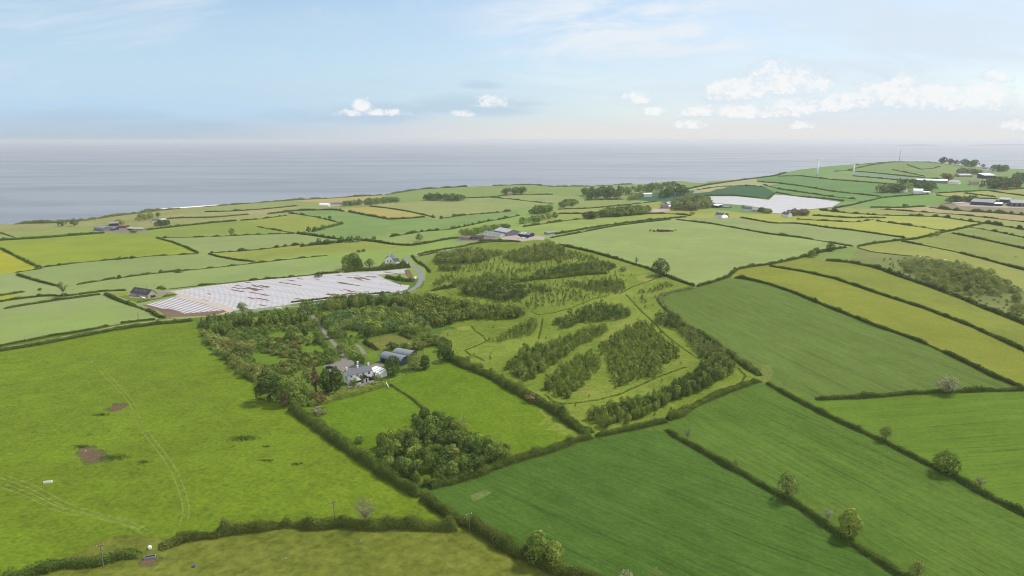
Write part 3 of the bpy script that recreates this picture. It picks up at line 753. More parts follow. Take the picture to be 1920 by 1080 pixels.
# ------------------------------------------------------------------ plots, yards, lanes: (kind, look, outline)
PATCH = [
    ('plastic_field', 'plastic', '318,546 400,535 480,526 560,519 640,512 720,508 762,504 762,512 724,514 706,515 724,524 748,533 768,535 764,542 745,548 700,554 640,559 590,564 520,574 470,580 438,582 400,570 350,555'),
    ('plastic_field', 'plastic_rows', '273,571 334,555 360,563 420,579 415,582 346,588 324,580 300,578'),
    ('bare_soil', 'soil', '263,571 273,571 300,578 324,580 346,588 415,582 424,580 430,584 395,592 340,594 315,596 300,584'),
    ('bare_soil', 'soil', '758,506 768,506 776,520 772,526 760,516'),
    ('track', 'sand', '309,546 320,545 360,556 430,575 440,580 440,586 400,592 425,584 410,577 350,561 330,554'),
    ('garden_lawn', 'lawn', '222,556 240,552 244,558 277,560 293,556 284,560 256,568 240,562'),
    ('garden_lawn', 'lawn2', '205,549 232,548 246,546 240,551 222,556'),
    ('gravel_yard', 'yard', '236,553 246,549 296,552 300,547 318,546 328,549 295,556 276,561 252,559'),
    ('garden_lawn', 'lawn', '500,630 520,624 560,624 588,622 592,634 580,640 570,650 600,648 608,658 580,664 566,662 560,650 570,642 590,640 586,632 555,633 520,634'),
    ('garden_lawn', 'lawn', '474,660 510,664 530,672 560,674 520,684 490,690 476,676'),
    ('garden_lawn', 'lawn', '648,621 676,620 672,630 652,632'),
    ('garden_lawn', 'lawn', '690,629 708,629 712,650 706,672 692,675 688,664 700,660'),
    ('garden_lawn', 'lawn', '800,650 822,648 826,660 824,682 806,684 796,664'),
    ('kitchen_garden', 'plots', '686,637 720,631 749,626 775,636 768,646 712,657'),
    ('gravel_yard', 'gravel', '606,687 622,680 640,676 640,666 646,664 652,672 664,678 664,690 640,702 620,700'),
    ('gravel_yard', 'gravel', '690,686 714,679 722,684 706,692 690,690'),
    ('gravel_yard', 'gravel', '650,722 694,711 712,708 714,712 690,722 655,730'),
    ('concrete_yard', 'concrete', '934,449 944,444 968,440 990,446 1000,442 1022,444 1020,450 1000,449 976,453 950,453'),
    ('concrete_yard', 'junk', '848,450 862,444 905,441 935,446 930,450 900,452 860,453'),
    ('concrete_yard', 'junk', '172,432 200,427 225,421 240,427 272,428 284,432 262,434 236,436 200,436 186,435'),
    ('concrete_yard', 'concrete', '1778,380 1810,378 1830,384 1900,386 1925,386 1925,390 1870,389 1800,386'),
    ('concrete_yard', 'concrete', '1220,392 1255,390 1256,396 1224,398'),
    ('plastic_field', 'plastic_far', '1298,370 1340,368 1378,368 1410,371 1442,375 1452,365 1470,366 1520,371 1576,379 1560,388 1520,392 1470,399 1445,400 1440,392 1400,385 1345,381 1320,376'),
    ('bare_soil', 'mud', '148,846 158,840 172,839 186,845 196,856 190,864 172,868 158,864 148,856'),
    ('bare_soil', 'mud', '204,766 214,759 234,758 238,760 226,768 212,771'),
    ('bare_soil', 'mud', '258,1056 272,1048 290,1046 300,1048 290,1058 268,1062'),
    ('bare_soil', 'mud', '658,991 700,995 760,996 720,998 670,996'),
    ('worn_grass', 'worn', '1432,684 1446,686 1450,700 1442,716 1432,720 1424,706 1428,692'),
    ('mown_clearing', 'mown', '1192,518 1210,515 1226,519 1231,526 1214,530 1196,525'),
    ('mown_clearing', 'mown', '857,614 868,611 880,612 884,617 872,620 858,618'),
    ('mown_clearing', 'mown', '1060,487 1078,484 1088,488 1075,491'),
    ('pale_crop_patch', 'pale', '880,930 910,918 925,922 905,934 888,940'),
]
# lanes and mown paths: (kind, look, width m, line)
RIBBON = [
    ('track', 'track', 3.2, '-60,665 0,653 50,645 100,635 160,624 212,613 250,607 300,601 340,597 400,592 440,585'),
    ('road', 'tarmac', 4.6, '436,586 480,583 525,577 560,574 590,569 640,562 700,556 745,551 767,546 783,536 789,526 790,513 782,503 767,494 757,487 762,481 780,479 800,476 830,470 858,465'),
    ('drive', 'gravel', 2.5, '560,574 572,584 586,592 600,610 612,628 630,648 642,664'),
    ('road', 'tarmac', 3.6, '1022,447 1050,441 1085,435 1120,428 1160,421.5 1210,415.5 1258,411 1290,408'),
    ('road', 'tarmac', 4.0, '1560,390 1597,383 1654,370.5 1700,366 1745,362 1804,359.5 1860,356 1925,353'),
    ('gravel_yard', 'gravel', 2.4, '668,646 676,652 684,664'),
    ('mown_path', 'mown2', 2.2, '880,612 888,622 902,632 908,640 890,648 868,657'),
    ('mown_path', 'mown2', 2.0, '1014,598 1010,618 1006,636'),
    ('mown_path', 'mown2', 2.0, '993,585 1008,592 1040,588 1075,578 1108,564 1140,555'),
    ('mown_path', 'mown2', 2.6, '1170,553 1200,586 1215,600 1240,626 1270,650 1295,668'),
    ('mown_path', 'mown2', 2.2, '1018,742 1032,754 1050,760 1085,758 1125,752 1165,742 1200,726 1240,708 1290,690'),
    ('mown_path', 'mown2', 2.0, '1164,552 1190,538 1220,528 1240,520'),
    ('mown_path', 'mown2', 1.8, '870,660 880,668 894,672 904,678'),
    ('mown_path', 'mown2', 2.0, '1378,690 1392,705 1385,716 1340,742 1290,762 1250,782 1180,800'),
]
# twin wheel marks pressed into the grass
WHEELS = [L(s) for s in ('186,690 208,712 240,745 252,762 258,790 280,820 305,850 325,880 340,915 350,950 349,972 340,985', '0,892 60,912 100,935 130,950 180,965 230,976 272,992',
                          '0,908 60,930 100,952 140,962 200,972 250,985 278,1000')]

LOOKS = {}


def plasticmat(name, ang, width, gap, soil, seed=0.0):
    m, nt, out = nmat(name)
    p = pos()
    x, y, z = sep(p)
    ca, sa = math.cos(ang), math.sin(ang)
    al, ac = x * ca + y * sa, y * ca - x * sa
    wob = noise(p, 0.02, 2, 0.5)
    ph = E.op('FRACT', (ac + wob * 1.2 + 4000.0) * (1 / width))
    row = E.op('FLOOR', (ac + wob * 1.2 + 4000.0) * (1 / width))
    edge = (ph - 0.5)
    edge = E.op('ABSOLUTE', edge)
    bare = edge.step(0.5 - gap, 0.5 - gap * 0.4)
    # some rows are torn or not yet covered along part of their length
    tear = noise(comb(al * 0.02, row * 0.37 + seed, 0.0), 1.0, 2, 0.6).step(soil, soil + 0.03)
    tram = E.op('FRACT', row * (1 / 7.0)).step(0.13, 0.15)
    edge7 = (1.0 - tram) * edge.step(0.1, 0.3)
    f = bare.max(tear).max(edge7 * 0.35)
    n = noise(p, 1.4, 4, 0.6)
    nb = noise(comb(al * 0.03, ac * 0.25, 2.0), 1.0, 3, 0.6)
    white = scalec(alb((240, 237, 238)), 0.92 + (n - 0.5) * 0.3 + (nb - 0.5) * 0.4)
    brown = scalec(alb((124, 96, 82)), 1.0 + (n - 0.5) * 0.6)
    col = mixc(f, white, brown)
    principled(nt, out, col, 0.55 + f * 0.4, 0.3, bump=E.op('COSINE', edge * 6.28) * -0.5 + n * 0.1, bdist=0.25, bstr=0.5)
    return m


def roadmat(name):
    m, nt, out = nmat(name)
    p = pos()
    n = noise(p, 0.8, 4, 0.6)
    nb = noise(p, 0.06, 3, 0.5)
    principled(nt, out, scalec(alb((150, 148, 150)), 1.0 + (n - 0.5) * 0.25 + (nb - 0.5) * 0.3), 0.85, 0.3)
    return m


def pang(a, b, c, d):
    q = G([(a, b), (c, d)])
    return math.atan2(q[1][1] - q[0][1], q[1][0] - q[0][0])


def make_looks():
    a1 = pang(545, 546, 582, 552)
    LOOKS.update(
        plastic=plasticmat('plastic_mulch', a1, 2.3, 0.13, 0.6),
        plastic_rows=plasticmat('plastic_mulch_rows', pang(290, 565, 367, 585), 3.0, 0.2, 0.72, 5.0),
        plastic_far=plasticmat('plastic_mulch_hill', pang(1340, 372, 1520, 388), 3.0, 0.08, 0.7, 9.0),
        soil=fieldmat('bare_soil', (134, 110, 92), (146, 124, 106), fine=0.2, bump=0.6),
        sand=fieldmat('sandy_track', (222, 206, 190), (206, 186, 168), fine=0.1, bump=0.2),
        track=fieldmat('farm_track', (176, 166, 112), (150, 156, 82), fine=0.16, bump=0.2),
        tarmac=roadmat('road_surface'),
        gravel=fieldmat('gravel', (158, 150, 142), (140, 132, 118), fine=0.12, bump=0.2),
        yard=fieldmat('yard_gravel', (168, 152, 150), (150, 134, 132), fine=0.14, bump=0.2),
        concrete=fieldmat('concrete', (205, 186, 174), (190, 172, 160), fine=0.1, bump=0.1),
        junk=fieldmat('cluttered_yard', (146, 132, 120), (176, 160, 148), fine=0.4, fs=0.3, bump=0.6, spot=((96, 84, 80), 0.3, 0.5, 0.8)),
        lawn=fieldmat('lawn', (112, 138, 40), (126, 146, 50), fine=0.2),
        lawn2=fieldmat('lawn_dry', (158, 158, 58), (146, 154, 54), fine=0.14),
        plots=fieldmat('vegetable_plots', (118, 134, 56), (140, 128, 68), fine=0.2, hue=0.7, stripe=0.35, ang=pang(690, 645, 760, 632), width=2.4),
        mud=fieldmat('mud', (118, 98, 74), (132, 112, 84), fine=0.24, bump=0.6),
        trodden=fieldmat('trodden_grass', (100, 116, 50), (116, 112, 66), fine=0.5, fs=0.7),
        worn=fieldmat('worn_grass', (122, 136, 62), (140, 140, 74), fine=0.3),
        mown=fieldmat('mown_grass', (152, 162, 74), (146, 160, 66), fine=0.14),
        mown2=fieldmat('mown_path', (132, 150, 52), (142, 156, 62), fine=0.2),
        nettle=fieldmat('nettles', (68, 96, 36), (82, 110, 40), fine=0.3, bump=0.9, fs=0.9),
        pale=fieldmat('thin_crop', (112, 130, 74), (120, 138, 70), fine=0.4, hue=0.9, fs=0.8),
        wheel=fieldmat('wheel_mark', (144, 156, 76), (126, 146, 52), fine=0.35, hue=0.9),
        cliff=fieldmat('cliff_grass', (104, 124, 66), (124, 120, 84), fine=0.3))


COAST = L('-620,446 -300,432 0,420 40,420 140,416 200,407 300,394 380,387 480,380 560,374 620,371 700,367 740,363 790,355 840,352 900,349 1000,346.5 1030,350 1110,349 1180,346 1230,344.5 '
          '1241,341 1279,339.5 1296,342 1320,343 1329,340 1350,339.5 1387,336 1440,330 1474,323.5 1500,318 1556,311.5 1616,307 1682,303 1738,303 1760,305 1804,310 1860,315 1920,317 2100,323 2500,336')


def pxstep(pts, step):
    return subdiv(pts, step)


def over(l, e=1.6):
    """the line run on a little past both ends, so that it crosses what it meets"""
    l = [np.asarray(q, float) for q in l]
    a = l[0] - l[1]
    b = l[-1] - l[-2]
    return [l[0] + a / (np.linalg.norm(a) + 1e-9) * e] + l[1:-1] + [l[-1] + b / (np.linalg.norm(b) + 1e-9) * e]


CLEAR, LANES = [], []


GRP = {}


def build_land():
    edges, flags, V = [], [], []

    def chain(P2, flag, closed=False):
        i0 = len(V)
        V.extend([tuple(p) for p in P2])
        n = len(P2)
        for i in range(n - 1):
            edges.append((i0 + i, i0 + i + 1))
            flags.append(flag)
        if closed:
            edges.append((i0 + n - 1, i0))
            flags.append(flag)

    coastw = G(pxstep(COAST, 10))
    outer = [(2900, 1500), (3000, -400), (-1700, -400), (-1700, 950)]
    land = [tuple(p) for p in coastw[:, :2]] + outer
    chain(land, 1, True)
    # hedges and borders; loose ends are tied to the nearest line so that fields close
    lines = [h[4] if isinstance(h[4], list) else L(h[4]) for h in HEDGES] + BORDERS
    dense = [pxstep(l, 4) for l in lines]
    allp = np.concatenate(dense)
    own = np.concatenate([np.full(len(d), i) for i, d in enumerate(dense)])
    coastp = pxstep(COAST, 4)
    for i, l in enumerate(lines):
        chain(G(pxstep(over(l) if i >= len(HEDGES) else l, 12))[:, :2], 1)
        for e in (l[0], l[-1]):
            e = np.array(e)
            m = own != i
            k = np.linalg.norm((allp[m] - e) * (1, 2.0), axis=1)
            j = k.argmin()
            if 0.5 < k[j] < 22:
                chain(G(over([e, allp[m][j]]))[:, :2], 1)
    PT, RB = [], []
    rows = []
    for kind, look, s in PATCH:
        q = G(pxstep(L(s) + L(s)[:1], 8 if look != 'mud' else 3))[:-1, :2]
        if look == 'mud':
            rr = np.random.default_rng(len(rows) + 3)
            c = q.mean(0)
            a = np.arange(len(q))
            for kk, lk in ((1.35, 'trodden'), (0.95, 'mud')):
                wob = 1 + np.convolve(rr.uniform(-.45, .45, len(q) + 2), np.ones(3) / 3, 'valid')
                rows.append((kind, lk, c + (q - c) * kk * wob[:, None]))
        else:
            rows.append((kind, look, q))
    for kind, look, w in rows:
        chain(w, 0, True)
        PT.append((kind, look, w))
        if kind in ('garden_lawn', 'gravel_yard', 'kitchen_garden', 'concrete_yard', 'plastic_field'):
            CLEAR.append((look, w))
    wl = [('wheel_mark', 'wheel', 0.46, q) for l in WHEELS for q in offset_lines(l, 0.95)]
    for kind, look, wd, s in [(a, b, c, G(pxstep(L(d), 8))[:, :2]) for a, b, c, d in RIBBON] + wl:
        a, b = side(s, wd / 2), side(s, -wd / 2)
        poly = np.concatenate([a, b[::-1]])
        chain(poly, 0, True)
        RB.append((kind, look, s, wd / 2))
        if kind in ('road', 'drive', 'mown_path'):
            LANES.append((s, wd / 2 if kind != 'drive' else wd / 2 - 0.6))
    # free points, denser near the camera in the way the eye needs them
    rng = np.random.default_rng(5)
    gp = []
    y = 303.0
    while y < 1500:
        dy = 3.5 + max(0, y - 300) * 0.018
        dx = 15 + max(0, y - 300) * 0.012
        xs = np.arange(-680, 2620, dx)
        gp.append(np.stack([xs + rng.uniform(-.3, .3, len(xs)) * dx, np.full(len(xs), y) + rng.uniform(-.3, .3, len(xs)) * dy], 1))
        y += dy
    gw = G(np.concatenate(gp))[:, :2]
    xx, yy = np.meshgrid(np.arange(-1650, 2950, 90.0), np.arange(-380, 1500, 90.0))
    cw = np.stack([xx.ravel(), yy.ravel()], 1)
    cp = PX(np.c_[cw, H(cw[:, 0], cw[:, 1])])
    cw = cw[(cw[:, 1] < 60) | (cp[:, 0] < -700) | (cp[:, 0] > 2640)]
    gw = np.concatenate([gw, cw])
    gw = gw[inpoly(gw, land) & (np.hypot(gw[:, 0], gw[:, 1]) < 3600)]
    V.extend([tuple(p) for p in gw])
    vo, eo, fo, ov, oe, of = delaunay_2d_cdt([Vector(v) for v in V], edges, [], 0, 1e-3, True)
    P = np.array([(v[0], v[1]) for v in vo])
    T = np.array([f for f in fo])
    P3 = np.c_[P, H(P[:, 0], P[:, 1])]
    C = P[T].mean(1)
    ok = inpoly(C, land)
    T, C = T[ok], C[ok]
    bar = set()
    for (a, b), o in zip(eo, oe):
        if any(flags[k] for k in o if k < len(flags)):
            bar.add((min(a, b), max(a, b)))
    # neighbours
    em = {}
    for i, t in enumerate(T):
        for a, b in ((t[0], t[1]), (t[1], t[2]), (t[2], t[0])):
            em.setdefault((min(a, b), max(a, b)), []).append(i)
    nb = [[] for _ in T]
    for e, ts in em.items():
        if len(ts) == 2 and e not in bar:
            nb[ts[0]].append(ts[1])
            nb[ts[1]].append(ts[0])
    Cp = PX(np.c_[C, H(C[:, 0], C[:, 1])])
    lab = np.full(len(T), -1)
    dist = np.full(len(T), 1e9)
    hq = []
    for fi, f in enumerate(FIELDS):
        for sx, sy in L(f[3]):
            i = int((((Cp - (sx, sy)) * (1, 2.2)) ** 2).sum(1).argmin())
            heapq.heappush(hq, (0.0, i, fi))
    while hq:
        d, i, l = heapq.heappop(hq)
        if lab[i] >= 0:
            continue
        lab[i] = l
        for j in nb[i]:
            if lab[j] < 0:
                heapq.heappush(hq, (d + float(np.hypot(Cp[i, 0] - Cp[j, 0], 2.5 * (Cp[i, 1] - Cp[j, 1]))), j, l))
    nf = len(FIELDS)
    for k, (kind, look, w) in enumerate(PT):
        lab[inpoly(C, w)] = nf + k
    keys = {}
    for kind, look, s, hw in RB:
        d = np.full(len(C), 1e9)
        m = (C[:, 0] > s[:, 0].min() - 9) & (C[:, 0] < s[:, 0].max() + 9) & (C[:, 1] > s[:, 1].min() - 9) & (C[:, 1] < s[:, 1].max() + 9)
        idx = np.where(m)[0]
        for a, b in zip(s[:-1], s[1:]):
            ab = b - a
            t = np.clip(((C[idx] - a) @ ab) / (ab @ ab), 0, 1)
            d[idx] = np.minimum(d[idx], np.linalg.norm(C[idx] - a - t[:, None] * ab, axis=1))
        key = keys.setdefault((kind, look), nf + len(PT) + len(keys))
        sel = d < hw
        if look == 'mown2':
            sel &= lab < nf
        lab[sel] = key
    # one mesh for each plot; vertices follow the true relief
    rest = fieldmat('rough_verge', (130, 152, 72), (146, 160, 84), fine=0.14)
    names = {-1: ('verge_ground', rest)}
    for fi, (kind, c, kw, s) in enumerate(FIELDS):
        kw = dict(kw)
        if isinstance(kw.get('ang'), tuple):
            kw['ang'] = pang(*kw['ang'])
        names[fi] = (kind, None, c, kw)
    for k, (kind, look, w) in enumerate(PT):
        names[nf + k] = (kind, LOOKS[look])
    for (kind, look), k in keys.items():
        names[k] = (kind, LOOKS[look])
    # smooth normals of the whole sheet
    eps = 2.0
    nx = -(H(P[:, 0] + eps, P[:, 1]) - H(P[:, 0] - eps, P[:, 1])) / (2 * eps)
    ny = -(H(P[:, 0], P[:, 1] + eps) - H(P[:, 0], P[:, 1] - eps)) / (2 * eps)
    N = np.stack([nx, ny, np.ones(len(P))], 1)
    N /= np.linalg.norm(N, axis=1)[:, None]
    A, B, Cc = P[T[:, 0]], P[T[:, 1]], P[T[:, 2]]
    flip = ((B[:, 0] - A[:, 0]) * (Cc[:, 1] - A[:, 1]) - (B[:, 1] - A[:, 1]) * (Cc[:, 0] - A[:, 0])) < 0
    T[flip] = T[flip][:, ::-1]
    for l in np.unique(lab):
        t = T[lab == l]
        u, inv = np.unique(t, return_inverse=True)
        nm = names[l]
        me = mesh(nm[0], P3[u], inv.reshape(-1, 3), smooth=True)
        me.normals_split_custom_set_from_vertices([tuple(v) for v in N[u]])
        mt = nm[1] if nm[1] is not None else fieldmat(nm[0], nm[2], **nm[3])
        o = put(nm[0], me, [mt])
        o['kind'] = 'structure'
    # the land's edge falls to the shore
    top = coastw
    d = top[:, :2] / np.linalg.norm(top[:, :2], axis=1)[:, None]
    rr = np.random.default_rng(3)
    b1 = np.c_[top[:, :2] + d * rr.uniform(4, 14, (len(top), 1)), top[:, 2] * rr.uniform(0.55, 0.8, len(top))]
    b2 = np.c_[top[:, :2] + d * rr.uniform(25, 45, (len(top), 1)), np.full(len(top), -2.0)]
    VV = np.concatenate([top, b1, b2])
    n = len(top)
    F = [(r * n + i, r * n + i + 1, (r + 1) * n + i + 1, (r + 1) * n + i) for r in range(2) for i in range(n - 1)]
    o = put('cliff', mesh('cliff', VV, np.array(F)), [LOOKS['cliff']])
    o['kind'] = 'structure'
    print('LAND', len(P), len(T), flush=True)


def side(s, o):
    t = np.gradient(s, axis=0)
    t /= np.maximum(np.linalg.norm(t, axis=1)[:, None], 1e-9)
    return s + np.stack([-t[:, 1], t[:, 0]], 1) * o


def offset_lines(l, o):
    s = G(resample(l, 8))[:, :2]
    s = np.stack([np.convolve(np.pad(s[:, k], 2, mode='edge'), np.ones(5) / 5, 'valid') for k in (0, 1)], 1)
    return [side(s, o), side(s, -o)]


def build_sea():
    m, nt, out = nmat('sea_water')
    p = pos()
    x, y, z = sep(p)
    big = noise(comb(x * 0.00022, y * 0.0009, 0.0), 1.0, 4, 0.55, 0.6)
    slick = noise(comb(x * 0.0006, y * 0.0022, 5.0), 1.0, 5, 0.6, 1.0)
    w1 = noise(comb(x * 0.05, y * 0.12, 0.0), 1.0, 4, 0.6)
    w2 = noise(comb(x * 0.006, y * 0.02, 0.0), 1.0, 3, 0.55)
    rough = 0.24 + big * 0.12 + slick.step(0.4, 0.65) * 0.09
    col = mixc(slick.step(0.4, 0.7), alb((158, 160, 162)), alb((138, 144, 150)))
    pr = principled(nt, out, col, rough, 0.5, bump=w1 + w2 * 1.5, bdist=0.5, bstr=0.14)
    pr.inputs['IOR'].default_value = 1.33
    S = 58000.0
    ys = [-2000, 300, 800, 1500, 3000, 6000, 12000, 25000, S]
    V, F = [], []
    for yv in ys:
        V += [(-S, yv, 0), (-6000, yv, 0), (6000, yv, 0), (S, yv, 0)]
    for r in range(len(ys) - 1):
        for c in range(3):
            F.append((r * 4 + c, r * 4 + c + 1, r * 4 + c + 5, r * 4 + c + 4))
    o = put('sea', mesh('sea', V, np.array(F)), [m])
    o['kind'] = 'structure'
    im = plain('island_rock', (96, 104, 112), var=0.1, scale=0.002)
    for (px, w, h, Y) in ((1722, 640, 55, 21000.0), (1890, 1150, 60, 22000.0), (1650, 500, 22, 24000.0)):
        d = pxdir(px, 262)
        x0 = d[0] / d[1] * Y
        n = 40
        rr = np.random.default_rng(int(px))
        prof = np.sin(np.linspace(0, math.pi, n)) ** 0.6 * h * (0.75 + 0.35 * np.convolve(rr.uniform(0, 1, n + 6), np.ones(7) / 7, 'valid'))
        xs = np.linspace(-w, w, n) + x0
        V = np.concatenate([np.c_[xs, np.full(n, Y - 350), np.full(n, -1.0)], np.c_[xs, np.full(n, Y), prof], np.c_[xs, np.full(n, Y + 500), np.full(n, -1.0)]])
        F = [(r * n + i, r * n + i + 1, (r + 1) * n + i + 1, (r + 1) * n + i) for r in range(2) for i in range(n - 1)]
        o = put('island', mesh('island', V, np.array(F), smooth=True), [im])
        o['kind'] = 'structure'


def build_haze():
    V = [(x, y, z) for x in (-59000, 59000) for y in (-2600, 59500) for z in (-4.0, 190.0)]
    F = [(0, 1, 3, 2), (4, 6, 7, 5), (0, 4, 5, 1), (2, 3, 7, 6), (0, 2, 6, 4), (1, 5, 7, 3)]
    m, nt, out = nmat('haze')
    v = nt.nodes.new('ShaderNodeVolumePrincipled')
    v.inputs['Color'].default_value = (0.95, 0.96, 0.98, 1)
    v.inputs['Density'].default_value = HAZE
    v.inputs['Anisotropy'].default_value = 0.2
    nt.links.new(v.outputs[0], out.inputs['Volume'])
    o = put('haze', mesh('haze', V, F), [m])
    o['kind'] = 'stuff'


HAZE = 0.000058
make_looks()
build_land()
build_sea()

# ------------------------------------------------------------------ foliage
LEAF = {}


def make_leaves():
    for k, c1, c2, r, t in (('hedge', (94, 116, 52), (150, 164, 80), 0.3, 0.25), ('hedge_dark', (92, 114, 55), (140, 160, 74), 0.25, 0.22), ('hedge_olive', (94, 112, 52), (152, 160, 80), 0.25, 0.25),
                            ('dark', (92, 116, 59), (134, 158, 81), 0.3, 0.25), ('mid', (120, 148, 70), (177, 198, 95), 0.35, 0.3), ('light', (151, 173, 77), (206, 217, 110), 0.3, 0.35),
                            ('olive', (141, 155, 82), (198, 205, 113), 0.3, 0.3), ('pale', (186, 186, 136), (232, 228, 186), 0.2, 0.3), ('brown', (145, 127, 88), (176, 158, 107), 0.3, 0.25),
                            ('blue', (107, 136, 79), (149, 173, 105), 0.25, 0.25), ('grey', (152, 152, 108), (188, 186, 144), 0.2, 0.3), ('young', (127, 150, 72), (202, 214, 109), 0.4, 0.3), ('scrub', (127, 143, 82), (191, 198, 125), 0.3, 0.25),
                            ('nettle', (88, 114, 52), (116, 138, 62), 0.1, 0.2), ('verge', (116, 128, 56), (156, 158, 84), 0.2, 0.2), ('bright', (140, 166, 50), (178, 196, 70), 0.1, 0.25)):
        LEAF[k] = leafmat('leaves_' + k, c1, c2, r, t)
    LEAF['bark'] = plain('bark', (112, 100, 84), 0.9, 0.1, 0.2, 2.0)
    LEAF['pale_bark'] = plain('pale_bark', (150, 140, 122), 0.9, 0.1, 0.2, 2.0)


def quads(C, N, S, rng, asp=0.8):
    n = len(C)
    N = N + rng.normal(0, 0.55, (n, 3))
    N /= np.linalg.norm(N, axis=1)[:, None] + 1e-9
    A = np.cross(N, rng.normal(0, 1, (n, 3)))
    A /= np.linalg.norm(A, axis=1)[:, None] + 1e-9
    B = np.cross(N, A) * asp
    S = S[:, None] * 0.5
    k = rng.uniform(0.6, 1.25, (n, 4, 1))
    V = np.stack([C + (A) * S * k[:, 0], C + (B) * S * k[:, 1], C - (A) * S * k[:, 2], C - (B) * S * k[:, 3]], 1).reshape(-1, 3)
    return V, np.arange(4 * n).reshape(n, 4)


def wave(s, wl, rng, lo=0.0, hi=1.0):
    k = int(np.max(s) / wl) + 4
    g = rng.uniform(lo, hi, k)
    t = s / wl
    i = t.astype(int)
    f = t - i
    f = f * f * (3 - 2 * f)
    return g[i] * (1 - f) + g[i + 1] * f


def hedge(idx, w, h, style, label, line, mat=None):
    line = L(line) if isinstance(line, str) else line
    rng = np.random.default_rng(100 + idx)
    P = G(pxstep(line, 5))
    d = np.linalg.norm(P - (0, 0, CAMZ), axis=1)
    dm = float(np.median(d))
    P = resample(P, max(0.9, dm * 0.004))
    P[:, :2] = np.stack([np.convolve(np.pad(P[:, k], 2, mode='edge'), np.ones(5) / 5, 'valid') for k in (0, 1)], 1)
    P[:, 2] = H(P[:, 0], P[:, 1])
    seg = np.linalg.norm(np.diff(P[:, :2], axis=0), axis=1)
    s = np.r_[0, np.cumsum(seg)]
    Lg = s[-1]
    t = np.gradient(P[:, :2], axis=0)
    t /= np.linalg.norm(t, axis=1)[:, None] + 1e-9
    nrm = np.stack([-t[:, 1], t[:, 0]], 1)
    far = max(1.0, dm / 900.0)
    w, h = w * min(far, 1.6), h * min(far, 1.35)
    if style == 'c':
        hf = 0.62 + 0.5 * wave(s, 7, rng) + 0.35 * wave(s, 2.2, rng)
        hf = hf + 0.9 * np.clip(wave(s, 3.5, rng) - 0.86, 0, 1) * 6
        wf = 0.7 + 0.45 * wave(s, 5, rng) + 0.25 * wave(s, 2, rng)
    elif style == 'o':
        hf = 0.36 + 0.65 * wave(s, 7, rng) + 0.85 * wave(s, 3.0, rng) + np.clip(wave(s, 4.5, rng) - 0.8, 0, 1) * 4.5
        wf = 0.6 + 0.7 * wave(s, 6, rng) + 0.5 * wave(s, 2.6, rng)
    elif style == 'g':
        q = wave(s, 5.5, rng) * 0.7 + wave(s, 2.5, rng) * 0.3
        hf = 0.22 + 1.5 * np.clip((q - 0.38) * 2.6, 0, 0.8)
        wf = 0.45 + 0.8 * np.clip((q - 0.35) * 2.4, 0, 1)
    elif style == 'k':
        q = wave(s, 22, rng) * 0.6 + wave(s, 7, rng) * 0.4
        hf = 0.3 + 1.2 * np.clip((q - 0.25) * 1.8, 0, 1)
        wf = 0.6 + 0.7 * wave(s, 9, rng)
    else:
        hf = 0.4 + 0.6 * wave(s, 4, rng)
        wf = 0.5 + 0.5 * wave(s, 3, rng)
    gate = wave(s, 34, rng) if style in 'cg' else None
    if gate is not None:
        hf = np.where((gate < 0.13) & (s > 12) & (s < Lg - 12), 0.25, hf)
    if dm > 600 and style in 'cgo':
        # thorn bushes and small trees left to grow up out of the line
        up = np.clip(wave(s, 7.0, rng) - 0.8, 0, 1) * np.clip(wave(s, 60.0, rng) - 0.3, 0, 1)
        hf = hf + up * 13
        wf = wf + up * 5
    end = np.clip(np.minimum(s, Lg - s) / 1.5, 0.35, 1)
    hf = hf * end
    off = (wave(s, 9, rng) - 0.5) * w * 0.35
    th = np.linspace(0, math.pi, 7)
    pw = 0.7 if style == 'c' else 0.9
    cs, sn = np.sign(np.cos(th)) * np.abs(np.cos(th)) ** pw, np.sin(th) ** pw
    jit = rng.uniform(0.85, 1.1, (len(P), 7))
    X = (cs[None] * (w / 2 * wf)[:, None] * jit * 0.86) + off[:, None]
    Zc = sn[None] * (h * hf)[:, None] * jit * 0.86
    V = np.stack([P[:, :1] + nrm[:, :1] * X, P[:, 1:2] + nrm[:, 1:] * X, P[:, 2:] + Zc - 0.05], 2).reshape(-1, 3)
    n = len(P)
    F = np.array([(i * 7 + k, (i + 1) * 7 + k, (i + 1) * 7 + k + 1, i * 7 + k + 1) for i in range(n - 1) for k in range(6)])
    T = rng.uniform(0, 0.35, len(F))
    size = min(2.6, max(0.42, dm * 0.0016))
    m = int(min(9000, Lg * (w * 0.8 + h * 1.9) * 2.6 / size ** 2))
    q = rng.uniform(0, Lg, m)
    a = rng.uniform(0.02, math.pi - 0.02, m)
    I = lambda arr: np.interp(q, s, arr)
    r = rng.uniform(0.86, 1.16, m)
    cx = np.sign(np.cos(a)) * np.abs(np.cos(a)) ** pw
    sz = np.sin(a) ** pw
    xo = cx * w / 2 * I(wf) * r + I(off)
    zo = sz * h * I(hf) * r
    nx, ny = I(nrm[:, 0]), I(nrm[:, 1])
    C = np.stack([I(P[:, 0]) + nx * xo, I(P[:, 1]) + ny * xo, I(P[:, 2]) + zo], 1)
    N = np.stack([nx * np.cos(a), ny * np.cos(a), np.sin(a) + 0.15], 1)
    V2, F2 = quads(C, N, rng.uniform(0.7, 1.35, m) * size, rng)
    lumpt = wave(q, 3.2, rng)
    T2 = np.clip(0.55 * lumpt + rng.uniform(-0.15, 0.5, m), 0, 1)
    if style == 'c' and mat is None:
        mat = 'hedge_dark'
    # long grass at the foot on both sides
    m3 = int(min(5000, Lg * 5.0 / size ** 1.5)) if dm < 800 and style != 'k' else 0
    q3 = rng.uniform(0, Lg, m3)
    sd = rng.choice([-1.0, 1.0], m3)
